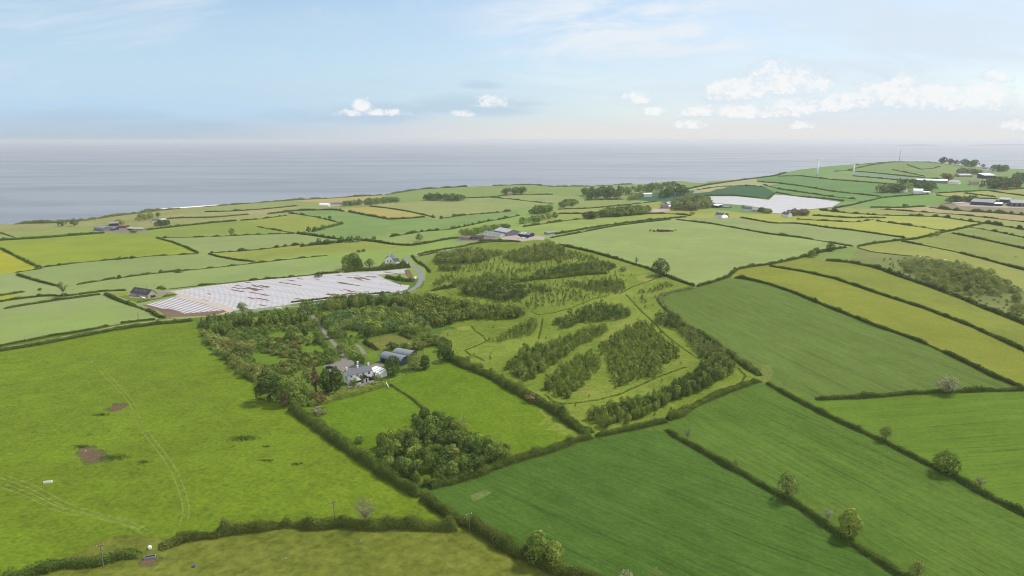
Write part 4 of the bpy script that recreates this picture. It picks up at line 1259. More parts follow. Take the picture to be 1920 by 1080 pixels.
    x3 = sd * (w / 2 * np.interp(q3, s, wf) * 0.8 + np.abs(rng.normal(0, 0.55, m3))) + np.interp(q3, s, off)
    n3x, n3y = np.interp(q3, s, nrm[:, 0]), np.interp(q3, s, nrm[:, 1])
    C3 = np.stack([np.interp(q3, s, P[:, 0]) + n3x * x3, np.interp(q3, s, P[:, 1]) + n3y * x3, np.interp(q3, s, P[:, 2]) + rng.uniform(0.05, 0.4, m3)], 1)
    V3, F3 = quads(C3, np.stack([n3x * sd * 0.5, n3y * sd * 0.5, np.ones(m3)], 1), rng.uniform(0.6, 1.2, m3) * size, rng)
    me = mesh('hedge', np.concatenate([V, V2, V3]), np.concatenate([F, F2 + len(V), F3 + len(V) + len(V2)]), tint=np.r_[T, T2, rng.uniform(0, 1, m3)])
    o = put('hedge' if style != 'k' else 'scrub', me, [LEAF[mat or ('scrub' if style == 'k' else 'hedge')], LEAF['verge']])
    mi = np.zeros(len(me.polygons), np.int32)
    mi[len(F) + len(F2):] = 1
    me.polygons.foreach_set('material_index', mi)
    tag(o, label, 'hedge' if style != 'k' else 'scrub')
    return o


def build_hedges():
    for i, (w, h, st, lab, line) in enumerate(HEDGES):
        mat = None
        if 'bright green clipped' in lab or 'rounded clipped' in lab:
            mat = 'bright'
        if 'thick light green' in lab:
            mat = 'light'
        if 'bottom edge' in lab or 'olive field at' in lab:
            mat = 'hedge_olive'
        hedge(i, w, h, st, lab, line, mat)


# ------------------------------------------------------------------ trees
# kind: height, width, crown base, blobs, blob radius, leaves, leaf size, shape
TREES = dict(
    round=(10, 9.5, 0.03, 32, 0.26, 1700, 0.8, 'dome'), tall=(10, 7, 0.02, 28, 0.25, 1400, 0.78, 'dome'), loose=(9, 8, 0.1, 22, 0.19, 820, 0.6, 'dome'),
    bare=(8, 6.5, 0.22, 26, 0.14, 760, 0.28, 'vase'), conifer=(10, 5, 0.08, 22, 0.2, 900, 0.6, 'cone'), cypress=(10, 4.5, 0.03, 20, 0.2, 800, 0.6, 'cone'),
    bush=(3, 3.6, 0.0, 9, 0.28, 360, 0.46, 'dome'), young=(5, 3.7, 0.02, 11, 0.27, 260, 0.6, 'egg'), sapling=(3.2, 2.2, 0.03, 6, 0.28, 100, 0.55, 'egg'),
    far=(9, 9.5, 0.08, 8, 0.3, 170, 1.7, 'dome'), farcone=(10, 5.5, 0.06, 8, 0.26, 130, 1.6, 'cone'), farbush=(4, 6, 0.0, 6, 0.3, 90, 1.4, 'dome'))
PROTO = {}


def crown_np(kind, v):
    key = (kind, v)
    if key in PROTO:
        return PROTO[key]
    hh, ww, cb, nbl, br, nl, ls, shape = TREES[kind]
    rng = np.random.default_rng(sum(map(ord, kind)) * 31 + v)
    B, Rr = [], []
    zc0, zc1 = hh * cb, hh
    k = 0
    while len(B) < nbl and k < 4000:
        k += 1
        zt = rng.uniform(0.08, 1)
        if shape == 'dome':
            rad = math.sqrt(max(0, 1 - ((zt - 0.42) / 0.62) ** 2))
        elif shape == 'cone':
            rad = (1 - zt) * 0.95 + 0.05
        elif shape == 'egg':
            rad = math.sqrt(max(0, 1 - ((zt - 0.35) / 0.7) ** 2)) * 0.9
        else:
            rad = 0.25 + 0.75 * math.sin(zt * 2.4)
        br_ = br * ww * rng.uniform(0.65, 1.25) * (0.6 + 0.4 * rad)
        rr = (ww / 2 * rad - br_ * 0.75) * math.sqrt(rng.uniform(0.12, 1))
        rr = max(rr, 0)
        an = rng.uniform(0, 2 * math.pi)
        c = np.array([rr * math.cos(an), rr * math.sin(an), zc0 + br_ * 0.5 + (zc1 - zc0 - br_ * 1.3) * zt])
        if any(np.linalg.norm(c - b) < 0.55 * min(br_, q) for b, q in zip(B, Rr)):
            continue
        B.append(c)
        Rr.append(br_)
    B, Rr = np.array(B), np.array(Rr)
    n = int(nl * 1.7)
    w = Rr ** 2 / (Rr ** 2).sum()
    bi = rng.choice(len(B), n, p=w)
    D = rng.normal(0, 1, (n, 3))
    D[:, 2] = np.abs(D[:, 2]) * rng.choice([1, 1, -0.9], n)
    D /= np.linalg.norm(D, axis=1)[:, None]
    C = B[bi] + D * (Rr[bi] * rng.uniform(0.72, 1.12, n))[:, None] * (1, 1, 0.85)
    dd = np.linalg.norm(C[:, None] - B[None], axis=2) / Rr[None]
    keep = (dd < 0.66).sum(1) == 0
    C, D, bi = C[keep][:nl], D[keep][:nl], bi[keep][:nl]
    C[:, 2] = np.maximum(C[:, 2], 0.05)
    cen = np.array([0, 0, hh * 0.45])
    Nn = D + (C - cen) / np.linalg.norm(C - cen, axis=1)[:, None] * 0.5
    V, F = quads(C, Nn, rng.uniform(0.65, 1.35, len(C)) * ls, rng)
    bt = rng.uniform(0, 0.75, len(B))
    T = np.clip(bt[bi] + rng.uniform(-0.2, 0.4, len(C)), 0, 1)
    PROTO[key] = (V, F, T, B, Rr)
    return PROTO[key]


def tube(V, F, a, b, r0, r1, k=6):
    a, b = np.array(a, float), np.array(b, float)
    d = (b - a) / (np.linalg.norm(b - a) + 1e-9)
    u = np.cross(d, (0.31, 0.2, 0.93) if abs(d[2]) < 0.9 else (1, 0, 0))
    u /= np.linalg.norm(u)
    v = np.cross(d, u)
    i0 = len(V)
    for p, r in ((a, r0), (b, r1)):
        for j in range(k):
            an = 2 * math.pi * j / k
            V.append(p + r * (u * math.cos(an) + v * math.sin(an)))
    for j in range(k):
        F.append((i0 + j, i0 + (j + 1) % k, i0 + k + (j + 1) % k, i0 + k + j))
    F.append(tuple(i0 + k + j for j in range(k)))


MESHES = {}


def crown_mesh(kind, v, mat):
    key = ('c', kind, v, mat)
    if key not in MESHES:
        V, F, T, B, Rr = crown_np(kind, v)
        me = mesh('crown', V, F, tint=T)
        me.materials.append(LEAF[mat])
        MESHES[key] = me
    return MESHES[key]


def trunk_mesh(kind, v):
    key = ('t', kind, v)
    if key not in MESHES:
        V0, F0, T, B, Rr = crown_np(kind, v)
        hh, ww, cb = TREES[kind][:3]
        rng = np.random.default_rng(v + 9)
        V, F = [], []
        r = hh * 0.032
        top = np.array([rng.uniform(-.2, .2), rng.uniform(-.2, .2), hh * max(0.28, cb + 0.12)])
        tube(V, F, (0, 0, -0.4), (top[0] * 0.4, top[1] * 0.4, top[2] * 0.5), r * 1.25, r * 0.95, 8)
        tube(V, F, (top[0] * 0.4, top[1] * 0.4, top[2] * 0.5), top, r * 0.95, r * 0.75, 8)
        order = rng.permutation(len(B))[:(20 if kind == 'bare' else 9)]
        for i in order:
            mid = top + (B[i] - top) * 0.5 + rng.normal(0, 0.15, 3) + (0, 0, 0.25)
            tube(V, F, top * (1, 1, rng.uniform(0.75, 1.0)), mid, r * 0.5, r * 0.3, 5)
            tube(V, F, mid, B[i], r * 0.3, r * 0.1, 5)
            if kind == 'bare':
                for _ in range(3):
                    tube(V, F, mid + (B[i] - mid) * rng.uniform(0.3, 0.9), B[i] + rng.normal(0, 0.8, 3), r * 0.14, r * 0.05, 4)
        me = mesh('trunk', V, F, smooth=True)
        me.materials.append(LEAF['pale_bark' if kind == 'bare' else 'bark'])
        MESHES[key] = me
    return MESHES[key]


TRNG = random.Random(11)


def pxm(P):
    """picture units per metre of height at a ground point"""
    a = PX(P)[0]
    b = PX(np.array(P) + (0, 0, 1.0))[0]
    return a[1] - b[1]


def tree(px, py, hpx, kind, mat, label, name=None, cat='tree', group=None, parts=True, wide=1.0, P=None, hm=None):
    P = G([(px, py)])[0] if P is None else P
    hm = hm if hm else hpx / pxm(P)
    sc = hm / TREES[kind][0]
    v = TRNG.randrange(4)
    rz = TRNG.uniform(0, 6.28)
    nm = name or {'conifer': 'conifer_tree', 'cypress': 'cypress_tree', 'farcone': 'conifer_tree', 'bare': 'sparse_tree', 'bush': 'bush', 'farbush': 'bush', 'young': 'young_tree', 'sapling': 'young_tree'}.get(kind, 'broadleaf_tree')
    wx = wide * TRNG.uniform(0.92, 1.08)
    if parts:
        e = empty(nm, P, rz)
        e.scale = (sc * wx, sc * wx, sc)
        put('trunk', trunk_mesh(kind, v), parent=e)
        put('crown', crown_mesh(kind, v, mat), parent=e)
    else:
        e = put(nm, crown_mesh(kind, v, mat), loc=P)
        e.rotation_euler = (0, 0, rz)
        e.scale = (sc * wx, sc * wx, sc)
    tag(e, label, cat, group)
    return e


def scatter(poly, spacing, seed, jit=0.38):
    """jittered planting inside an outline traced on the ground"""
    w = G(pxstep(L(poly) + L(poly)[:1], 8))[:-1, :2]
    rng = np.random.default_rng(seed)
    lo, hi = w.min(0), w.max(0)
    a = rng.uniform(0, 1.5)
    xs, ys = np.meshgrid(np.arange(lo[0], hi[0], spacing), np.arange(lo[1], hi[1], spacing))
    Q = np.stack([xs.ravel(), ys.ravel()], 1) + rng.uniform(-jit, jit, (xs.size, 2)) * spacing
    Q = Q[inpoly(Q, w)]
    for look, pw in CLEAR:
        if len(Q):
            Q = Q[~inpoly(Q, pw)]
    for ln, hw in LANES:
        if len(Q):
            Q = Q[np.min(np.linalg.norm(Q[:, None] - resample(ln, 1.5)[None], axis=2), axis=1) > hw + 1.0]
    return np.c_[Q, H(Q[:, 0], Q[:, 1])], rng

LONE = [
    (1238, 517, 33, 'round', 'dark', 'big round dark tree standing alone on the hedge of the pale green field', 1.0),
    (1775, 738, 34, 'loose', 'pale', 'pale blossom-covered tree on the level hedge of the three-sided field', 1.35),
    (1660, 827, 29, 'loose', 'olive', 'thin olive tree, highest on the diagonal hedge at lower right', 1.0),
    (1771, 887, 42, 'round', 'mid', 'round dense tree, middle of the three on the diagonal hedge at lower right', 1.1),
    (1836, 918, 26, 'bare', 'grey', 'small nearly bare tree, lowest on the diagonal hedge at lower right', 1.0),
    (1476, 936, 52, 'loose', 'olive', 'tall open-crowned tree on the hedge between the two dark striped fields', 0.85),
    (1551, 982, 30, 'bare', 'pale', 'small whitish bare tree beside a leafy tree on the striped fields hedge', 0.9),
    (1591, 1008, 54, 'tall', 'light', 'large leafy light green tree on the hedge between the two striped fields', 0.95),
    (1718, 1086, 38, 'loose', 'olive', 'olive tree cut by the bottom edge on the striped fields hedge', 0.9),
    (1380, 878, 17, 'bare', 'olive', 'very small thin tree near the upper part of the striped fields hedge', 1.0),
    (1289, 826, 24, 'bare', 'grey', 'spindly bare tree in the top corner of the right striped field', 0.7),
    (1008, 1056, 60, 'tall', 'mid', 'big leafy tree at the bottom hedge, left one of the joined pair', 1.0),
    (1040, 1066, 52, 'tall', 'light', 'big leafy tree at the bottom hedge, right one of the joined pair', 0.95),
    (1228, 1096, 30, 'bare', 'olive', 'thin tree cut by the bottom edge below the darkest striped field', 0.9),
    (1175, 1100, 30, 'loose', 'pale', 'pale bush-like tree cut by the bottom edge', 1.3),
    (686, 988, 54, 'bare', 'grey', 'ghostly grey bare tree growing out of the long rounded hedge', 0.95),
    (1557, 471, 17, 'round', 'dark', 'round dark tree with clear trunk on the hedge above the yellow strips', 1.1),
    (1530, 478, 15, 'round', 'dark', 'dark leafy tree left of the round trunked tree above the yellow strips', 0.9),
    (1521, 482, 14, 'bush', 'mid', 'lighter low tree left of the two dark hedge trees', 1.0),
    (1193, 497, 16, 'bare', 'grey', 'thin bare tree left of the big round field tree', 0.8),
    (120, 556, 29, 'bare', 'olive', 'pale bare tree among small fields left of the dark-roofed bungalow', 0.95),
    (434, 441, 14, 'far', 'mid', 'solitary round tree in the pale fields right of the farm by the sea', 0.9),
    (117, 424, 13, 'far', 'blue', 'left one of the two rounded trees by the sea', 1.4),
    (140, 424, 15, 'far', 'blue', 'right one of the two rounded trees by the sea', 1.1),
    (652, 504, 26, 'round', 'mid', 'left part of the tall tree group beside the white bend house', 1.0),
    (664, 503, 30, 'round', 'mid', 'tallest tree beside the white house on the road bend', 0.95),
    (672, 507, 24, 'round', 'dark', 'dark front tree of the group beside the white bend house', 0.9),
    (693, 502, 18, 'loose', 'dark', 'lower dark tree between the tree group and the white bend house', 1.3),
    (648, 508, 14, 'bush', 'light', 'pale bush at the foot of the trees by the white bend house', 1.0),
    (455, 592, 26, 'loose', 'mid', 'open tree in front of the white plastic rows at the track end', 1.0),
    (577, 590, 29, 'round', 'mid', 'broad tree where the farm drive leaves the road', 1.1),
    (224, 487, 6, 'farbush', 'dark', 'left one of the two dark bushes on the buttercup field edge', 1.2),
    (248, 485, 6, 'farbush', 'dark', 'right one of the two dark bushes on the buttercup field edge', 0.9),
    (224, 523, 8, 'bush', 'dark', 'dark round bush on the thin hedge behind the bungalow', 1.0),
    (302, 512, 7, 'bush', 'dark', 'dark bush beside a wider one on the thin hedge behind the bungalow', 1.0),
    (335, 511, 7, 'bush', 'dark', 'wide dark bush on the thin hedge behind the bungalow', 1.9),
    (75, 545, 6, 'bush', 'dark', 'small dark bush left of the pale bare tree', 1.0),
    (598, 519, 9, 'bush', 'dark', 'square dark bush at the edge of the plastic rows', 1.6),
    (672, 473, 5, 'farbush', 'dark', 'left one of the two dark bushes in the olive field above the bend', 1.4),
    (682, 472, 5, 'farbush', 'dark', 'right one of the two dark bushes in the olive field above the bend', 1.2),
    (579, 436, 12, 'far', 'dark', 'left dark tree under the yellow field in the middle distance', 0.9),
    (591, 434, 11, 'far', 'dark', 'second tree under the yellow field in the middle distance', 0.7),
    (606, 431, 11, 'far', 'mid', 'third tree under the yellow field in the middle distance', 0.8),
    (618, 411, 7, 'far', 'dark', 'right round tree above the yellow field in the middle distance', 0.9),
    (600, 411, 6, 'far', 'dark', 'left round tree above the yellow field in the middle distance', 0.9),
    (720, 410, 6, 'far', 'dark', 'round bush-like tree on the lower edge of the tan field', 1.3),
    (827, 410, 6, 'far', 'dark', 'left round tree right of the tan field', 1.1),
    (850, 407, 7, 'far', 'dark', 'right round tree right of the tan field', 0.9),
    (786, 452, 15, 'far', 'mid', 'wide rounded tree clump below the row of separate bushes', 1.0),
    (598, 457, 12, 'far', 'mid', 'left tree of the tall rounded line across the middle distance', 0.9), (614, 458, 10, 'far', 'dark', 'wide dark tree in the tall rounded line across the middle distance', 1.5),
    (640, 455, 12, 'far', 'dark', 'dark tree near the bend of the tall rounded line across the middle distance', 1.1), (656, 454, 13, 'far', 'dark', 'tall dark tree of the tall rounded line across the middle distance', 1.2),
    (672, 453, 12, 'far', 'mid', 'right tree of the tall rounded line across the middle distance', 1.2), (701, 450, 8, 'far', 'dark', 'small round tree right of the tall rounded line across the middle distance', 1.1),
    (1363, 409, 11, 'farcone', 'brown', 'dark reddish pointed tree beside the small white field house', 1.6),
    (1697, 388, 6, 'farbush', 'dark', 'single round bush on the lower edge of the bright green hill field', 1.4),
    (1745, 444, 8, 'far', 'mid', 'low wide clump on the crossing hedges in the yellow fields', 1.5), (1757, 442, 9, 'far', 'olive', 'round clump at the right of the low wide clump in the yellow fields', 1.3),
    (1843, 314, 7, 'far', 'grey', 'lone round tree on the hilltop skyline', 1.0),
    (1845, 452, 8, 'bare', 'grey', 'thin tree on the second dark hedge below the crossing', 0.9),
    (1298, 403, 7, 'far', 'light', 'pale round bush left of the small white field house', 1.5),
    # around the farmhouse
    (560, 742, 36, 'round', 'mid', 'mid green tree behind the gap between the corner trees and the brown conifer', 1.0),
    (578, 716, 26, 'round', 'olive', 'olive tree on the lawn edge above the brown conifer', 1.0),
    (520, 728, 30, 'round', 'mid', 'rounded tree just above the large dark corner tree', 1.0),
    (484, 706, 24, 'round', 'olive', 'rounded tree on the wood edge beside the bright pasture, above the corner trees', 1.0),
    (448, 672, 24, 'round', 'dark', 'dark tree on the bending wood edge beside the bright pasture', 1.1),
    (545, 640, 20, 'round', 'dark', 'dark round tree beside the middle garden lawn', 1.0),
    (572, 630, 19, 'tall', 'dark', 'dark upright tree at the right end of the middle garden lawn', 1.0),
    (600, 642, 20, 'round', 'mid', 'leafy tree on the left side of the drive halfway down', 1.0),
    (622, 634, 19, 'round', 'mid', 'leafy tree on the right side of the drive halfway down', 1.0),
    (592, 612, 16, 'round', 'olive', 'small tree left of the upper drive', 1.1),
    (610, 608, 17, 'round', 'dark', 'dark tree right of the upper drive', 1.0),
    (640, 662, 20, 'round', 'olive', 'olive tree overhanging the foot of the drive', 1.0),
    (618, 680, 17, 'bush', 'mid', 'big shrub on the left rim of the gravel yard', 1.3),
    (690, 632, 20, 'round', 'dark', 'dark round tree at the upper left corner of the vegetable plots', 1.0),
    (672, 616, 20, 'tall', 'blue', 'bluish tree behind the tiny square lawn', 1.0),
    (506, 752, 56, 'round', 'dark', 'large dark round tree on the pasture corner left of the farmhouse', 0.95),
    (543, 757, 52, 'round', 'mid', 'large lighter tree between the dark corner tree and the brown conifer', 0.95),
    (531, 762, 30, 'loose', 'brown', 'low brownish tree in front of the large corner trees', 1.0),
    (592, 735, 54, 'cypress', 'brown', 'tall brownish conifer left of the farmhouse', 1.15),
    (612, 735, 44, 'tall', 'dark', 'dark tree right of the brownish conifer', 0.8),
    (631, 733, 46, 'tall', 'dark', 'dark green tree against the left gable of the farmhouse', 0.8),
    (583, 750, 26, 'loose', 'light', 'yellow-green small tree below the brownish conifer', 0.9),
    (600, 755, 22, 'bush', 'brown', 'brown shrub by the lower garden hedge', 1.0), (566, 762, 24, 'bush', 'mid', 'green shrub at the lower corner of the farmhouse garden', 1.1),
    (737, 703, 36, 'round', 'dark', 'round dark tree in front of the arched barns', 1.0),
    (777, 693, 32, 'round', 'olive', 'olive tree at the right end of the arched barns', 1.0),
    (797, 692, 27, 'tall', 'dark', 'dark tree beside the olive tree by the arched barns', 0.95),
    (836, 677, 30, 'round', 'dark', 'dark tree by the paddock gate right of the barns', 1.0),
    (674, 686, 22, 'round', 'dark', 'round garden tree just above the farmhouse roof', 1.05),
    (654, 668, 17, 'bush', 'light', 'light shrub on the corner of the farm drive', 1.0), (664, 672, 15, 'bush', 'mid', 'green shrub behind the round garden tree', 1.0),
    (735, 655, 14, 'bush', 'dark', 'dark bush behind the first arched barn', 1.4),
    (664, 728, 20, 'loose', 'mid', 'small tree in front of the farmhouse sunroom', 1.1),
    (676, 716, 14, 'bush', 'dark', 'dark climber bush left of the farmhouse porch', 0.8),
    (708, 718, 15, 'loose', 'olive', 'olive shrub between the farmhouse and the white shed', 1.3),
    (598, 776, 14, 'bush', 'grey', 'greyish low shrub at the corner of the small paddock', 1.6),
    (675, 830, 14, 'bush', 'mid', 'round green bush beside the hedge above the copse', 1.2),
    (777, 786, 12, 'bush', 'dark', 'small dark bush at the top of the copse', 0.7),
    (581, 990, 22, 'bush', 'hedge_olive', 'taller bush standing up from the long rounded hedge', 0.9),
    (1000, 753, 16, 'bush', 'brown', 'pinkish-brown thorn bush on the rough meadow hedge', 1.5),
    (1134, 800, 24, 'round', 'mid', 'round bush at the lower left end of the long plantation belt', 1.0),
    (1049, 493, 7, 'bush', 'brown', 'dark brownish bush by the small mown circle in the plantation', 1.3), (1168, 508, 9, 'bush', 'grey', 'greyish bush right of the dark plantation belt', 1.4), (1157, 549, 7, 'bush', 'grey', 'grey thorn bush where the mown paths meet', 1.1),
    (1905, 566, 16, 'round', 'mid', 'round tree at the right edge below the scrub wood', 1.2), (1906, 590, 22, 'round', 'olive', 'rounded tree clump at the right edge above the thick hedge', 1.5),
]
# groups of trees that grow as one wood: label, group, kind mix, spacing, height (m), outline of the ground they stand on
WOODS = [
    ('tree of the dense copse in the paddock corner', 'trees of the copse', [('tall', 'dark'), ('tall', 'mid'), ('young', 'mid'), ('tall', 'olive'), ('loose', 'light'), ('young', 'dark'), ('loose', 'mid')], 3.9, (3.5, 8.5), '690,846 740,826 772,806 795,786 820,790 855,800 868,820 920,836 958,846 958,866 900,888 850,905 805,917 770,908 728,884'),
    ('tree of the overgrown belt between the road and the farm garden', 'trees of the garden belt', [('round', 'mid'), ('tall', 'dark'), ('round', 'olive')], 4.4, (5, 8), '588,578 640,567 700,562 748,558 752,572 735,578 700,571 650,580 610,586'),
    ('tree of the wooded garden corner by the bright pasture', 'trees of the wooded garden corner', [('round', 'olive'), ('round', 'mid'), ('loose', 'brown'), ('bush', 'olive')], 3.2, (2.8, 6.2), '372,622 400,640 440,648 478,650 482,664 452,662 470,690 500,706 520,716 515,736 490,738 470,716 440,694 405,660'),
    ('pointed young tree on the upper side of the farm garden', 'pointed young trees of the farm garden', [('young', 'mid'), ('young', 'light'), ('conifer', 'mid'), ('young', 'dark')], 3.1, (3.5, 7.5), '374,608 400,602 450,598 500,594 548,590 572,596 578,606 540,612 500,612 440,612 420,630 395,634'),
    ('garden tree between the drive and the plantation', 'trees between drive and plantation', [('round', 'mid'), ('round', 'dark'), ('bush', 'light'), ('tall', 'olive'), ('bush', 'blue')], 4.0, (3, 6.5), '602,598 640,592 690,588 735,580 770,588 796,604 806,628 800,642 770,632 735,622 712,626 684,632 660,616 640,622 650,634 640,644 618,626'),
    ('scrub wood tree on the rough slope at the right', 'trees of the scrub wood', [('round', 'scrub'), ('loose', 'olive'), ('bush', 'scrub'), ('bush', 'olive')], 5.8, (3, 6.5), '1682,498 1712,488 1752,492 1790,495 1840,506 1877,526 1905,552 1865,556 1827,556 1777,546 1727,528 1690,506'),
    ('taller tree in the middle of the scrub wood', 'tall trees of the scrub wood', [('round', 'olive'), ('tall', 'scrub')], 6.5, (8, 11), '1790,520 1830,520 1865,536 1850,548 1815,546 1795,536'),
    ('dark tree of the tall hedge beside the vegetable plots', 'dark trees beside the vegetable plots', [('round', 'dark'), ('round', 'mid'), ('bush', 'olive')], 4.6, (4.5, 6.5), '752,655 790,650 826,640 840,656 834,668 824,652 790,656 758,662'),
]
SHRUBS = [
    ('garden shrub in the beds among the lawns', 'shrubs among the lawns', [('bush', 'mid'), ('bush', 'dark'), ('bush', 'light'), ('bush', 'olive'), ('bush', 'brown')], 2.9, (1.2, 3.2), '482,640 560,634 572,644 555,668 610,668 612,678 560,690 530,706 512,700 520,690 490,690 470,668 476,658 520,664 545,658 500,652'),
    ('low bush lining the farm drive', 'bushes along the farm drive', [('bush', 'mid'), ('bush', 'dark')], 3.4, (1.5, 3), '592,622 604,640 618,656 634,668 630,676 608,664 590,645'),
    ('bush on the steep rough ground left of the drive', 'bushes left of the drive', [('bush', 'mid'), ('bush', 'light')], 4.0, (1.2, 2.8), '560,602 584,604 598,624 570,622 520,618 480,616 500,612'),
    ('bush of the garden strip under the farmhouse', 'bushes under the farmhouse', [('bush', 'olive'), ('bush', 'mid')], 3.0, (1.2, 2.4), '600,752 640,738 690,728 718,718 722,712 700,718 650,732 610,742'),
    ('wild shrub filling the overgrown farm garden', 'wild garden shrubs', [('bush', 'mid'), ('bush', 'olive'), ('bush', 'dark'), ('bush', 'hedge')], 3.4, (0.9, 2.6), '372,614 400,604 470,600 550,596 590,612 620,660 600,690 560,700 540,745 505,745 440,690'),
    ('wild shrub filling the ground between drive and road trees', 'wild shrubs east of the drive', [('bush', 'mid'), ('bush', 'light'), ('bush', 'dark')], 3.6, (0.9, 2.6), '566,588 640,574 750,566 800,600 810,640 780,640 745,622 680,636 660,660 640,655 610,615'),
    ('low gorse bush in the scrub around the wood at the right', 'gorse around the scrub wood', [('bush', 'scrub'), ('bush', 'olive')], 9.0, (1.2, 2.4), '1640,486 1700,486 1760,552 1850,574 1920,600 1920,560 1900,550 1860,560 1770,548 1690,512'),
    ('bush in the rough corner beside the mown paths', 'bushes of the rough corner', [('bush', 'scrub'), ('bush', 'mid')], 4.2, (1.2, 2.6), '868,676 905,690 945,708 962,722 935,700 900,684 880,672'),
]
FARWOODS = [
    ('conifer of the dark pine wood on the far plateau', 'pines of the far wood', [('farcone', 'dark'), ('far', 'dark')], 15, (16, 24), '1096,374 1168,373 1166,370 1100,370'),
    ('tree of the long wood behind the dark pines', 'trees behind the dark pines', [('far', 'blue'), ('farcone', 'dark')], 24, (16, 22), '1078,369 1184,366 1180,361 1110,363'),
    ('tree round the pale house on the coast plateau', 'trees of the pale coast house', [('far', 'dark'), ('far', 'blue')], 16, (14, 20), '942,366 984,365 980,362 946,363'),
    ('tree round the cottage below the coast hill', 'trees of the coast hill cottage', [('far', 'dark'), ('far', 'blue')], 13, (11, 18), '794,377 866,378 870,375 800,374'),
    ('tree of the shelter belt beside the white coast farm', 'trees of the coast farm belt', [('far', 'blue'), ('far', 'mid')], 12, (9, 13), '642,388 700,384 752,380 750,377 700,380 646,384'),
    ('tree of the dark clump in the middle fields', 'trees of the middle clump', [('far', 'dark'), ('far', 'mid')], 9, (9, 13), '994,402 1012,402 1034,399 1032,395 1000,397'),
    ('tree on the wet ground above the middle clump', 'trees of the wet ground', [('far', 'mid'), ('farbush', 'blue')], 12, (7, 11), '1046,390 1072,388 1086,384 1080,379 1056,383'),
    ('tree of the round dark clump on the lane field', 'trees of the lane field clump', [('far', 'dark')], 7, (10, 13), '1094,411 1114,411 1116,408 1098,408'),
    ('tree of the leafy group left of the hamlet', 'trees left of the hamlet', [('far', 'mid'), ('far', 'dark'), ('far', 'olive')], 8, (11, 15), '1124,409 1156,407 1214,402 1216,398 1180,399 1128,405'),
    ('tree crowding the stone barns of the hamlet', 'trees of the hamlet', [('far', 'olive'), ('far', 'dark'), ('far', 'grey')], 11, (11, 17), '1262,394 1300,395 1334,390 1330,380 1290,376 1264,386'),
    ('dark tall tree behind the hamlet', 'dark trees behind the hamlet', [('far', 'dark'), ('farcone', 'dark')], 16, (16, 22), '1238,376 1256,372 1284,366 1282,358 1256,362 1240,370'),
    ('bushy tree in the valley behind the hamlet', 'trees of the valley', [('farbush', 'blue'), ('far', 'mid')], 24, (8, 14), '1184,366 1220,360 1270,354 1268,348 1220,350 1186,356'),
    ('tree between the white cottage and the hamlet', 'trees by the white cottage', [('far', 'olive')], 12, (8, 12), '1176,378 1202,372 1206,368 1184,370'),
    ('tree behind the slate-roofed houses by the white plastic', 'trees by the slate houses', [('far', 'dark')], 12, (6, 8), '1386,394 1396,392 1392,390 1384,392'), ('small tree right of the slate-roofed houses', 'small trees by the slate houses', [('far', 'dark'), ('far', 'olive')], 6, (5, 8), '1422,398 1446,401 1446,398 1424,395'),
    ('bare brown tree right of the gabled white house', 'bare brown trees', [('far', 'brown'), ('far', 'grey')], 7, (7, 10), '1484,405 1512,405 1510,400 1490,400'),
    ('tree left of the white hill farm', 'trees left of the white hill farm', [('far', 'olive'), ('far', 'dark')], 11, (12, 18), '1640,362 1688,362 1702,358 1690,354 1650,357'),
    ('dark tree among the white hill farm buildings', 'trees among the white hill farm', [('far', 'dark')], 12, (12, 17), '1712,358 1746,360 1744,356 1714,354'),
    ('round tree in the hedges above the white hill farm', 'round trees above the white hill farm', [('far', 'dark')], 14, (11, 14), '1681,346 1698,346 1722,350 1752,352 1750,349 1716,346 1690,343'),
    ('tree of the dark grove right of the long white shed', 'trees of the dark grove', [('far', 'dark'), ('farcone', 'brown')], 13, (14, 20), '1838,354 1886,355 1914,352 1910,346 1880,344 1842,346'),
    ('tree of the wood at the right edge of the hill', 'trees of the right edge wood', [('far', 'blue')], 15, (14, 20), '1900,342 1930,342 1940,336 1904,337'),
    ('dark tree along the hilltop skyline', 'trees of the hilltop skyline', [('far', 'dark')], 26, (16, 24), '1762,307 1780,309 1812,313 1830,315 1828,312 1790,309 1764,305'),
    ('dark tree around the white hilltop house', 'trees of the hilltop house', [('far', 'dark')], 22, (14, 22), '1858,322 1888,324 1886,320 1862,319'),
    ('tree round the glasshouse on the hill', 'trees of the glasshouse', [('far', 'blue'), ('far', 'grey')], 18, (10, 15), '1794,328 1842,329 1840,325 1798,323'),
    ('brownish tree left of the glasshouse', 'brownish trees left of the glasshouse', [('far', 'brown')], 14, (12, 16), '1766,340 1782,340 1780,334 1768,333'),
    ('dark tree left of the big grey sheds', 'dark trees of the big sheds', [('far', 'dark')], 8, (9, 12), '1776,382 1802,381 1832,378 1830,374 1780,377'),
    ('wind-bent tree round the houses right of the farm by the sea', 'trees of the sea houses', [('far', 'olive'), ('far', 'dark')], 14, (8, 12), '250,418 272,414 296,410 298,406 262,409'), ('dark tree in front of the low houses right of the sea farm', 'dark trees of the low houses', [('far', 'dark')], 7, (8, 10), '292,425 316,423 316,420 294,422'),
    ('bush in the yard of the farm by the sea', 'bushes of the sea farm', [('farbush', 'dark'), ('farbush', 'olive')], 10, (4, 7), '196,437 232,436 256,438 254,434 200,434'), ('tree behind the farm by the sea', 'trees behind the sea farm', [('far', 'olive')], 12, (9, 12), '216,424 230,423 228,420 218,420'),
    ('bush by the wooden sheds of the concrete farmyard', 'bushes of the wooden sheds', [('farbush', 'mid'), ('far', 'olive')], 9, (5, 8), '858,444 890,440 926,434 960,428 956,425 910,431 864,440'),
    ('tree of the loose line above the lane field', 'trees of the loose line', [('far', 'olive'), ('farbush', 'mid')], 12, (6, 10), '972,422 1000,418 1044,408 1044,404 1010,411 974,419'),
]
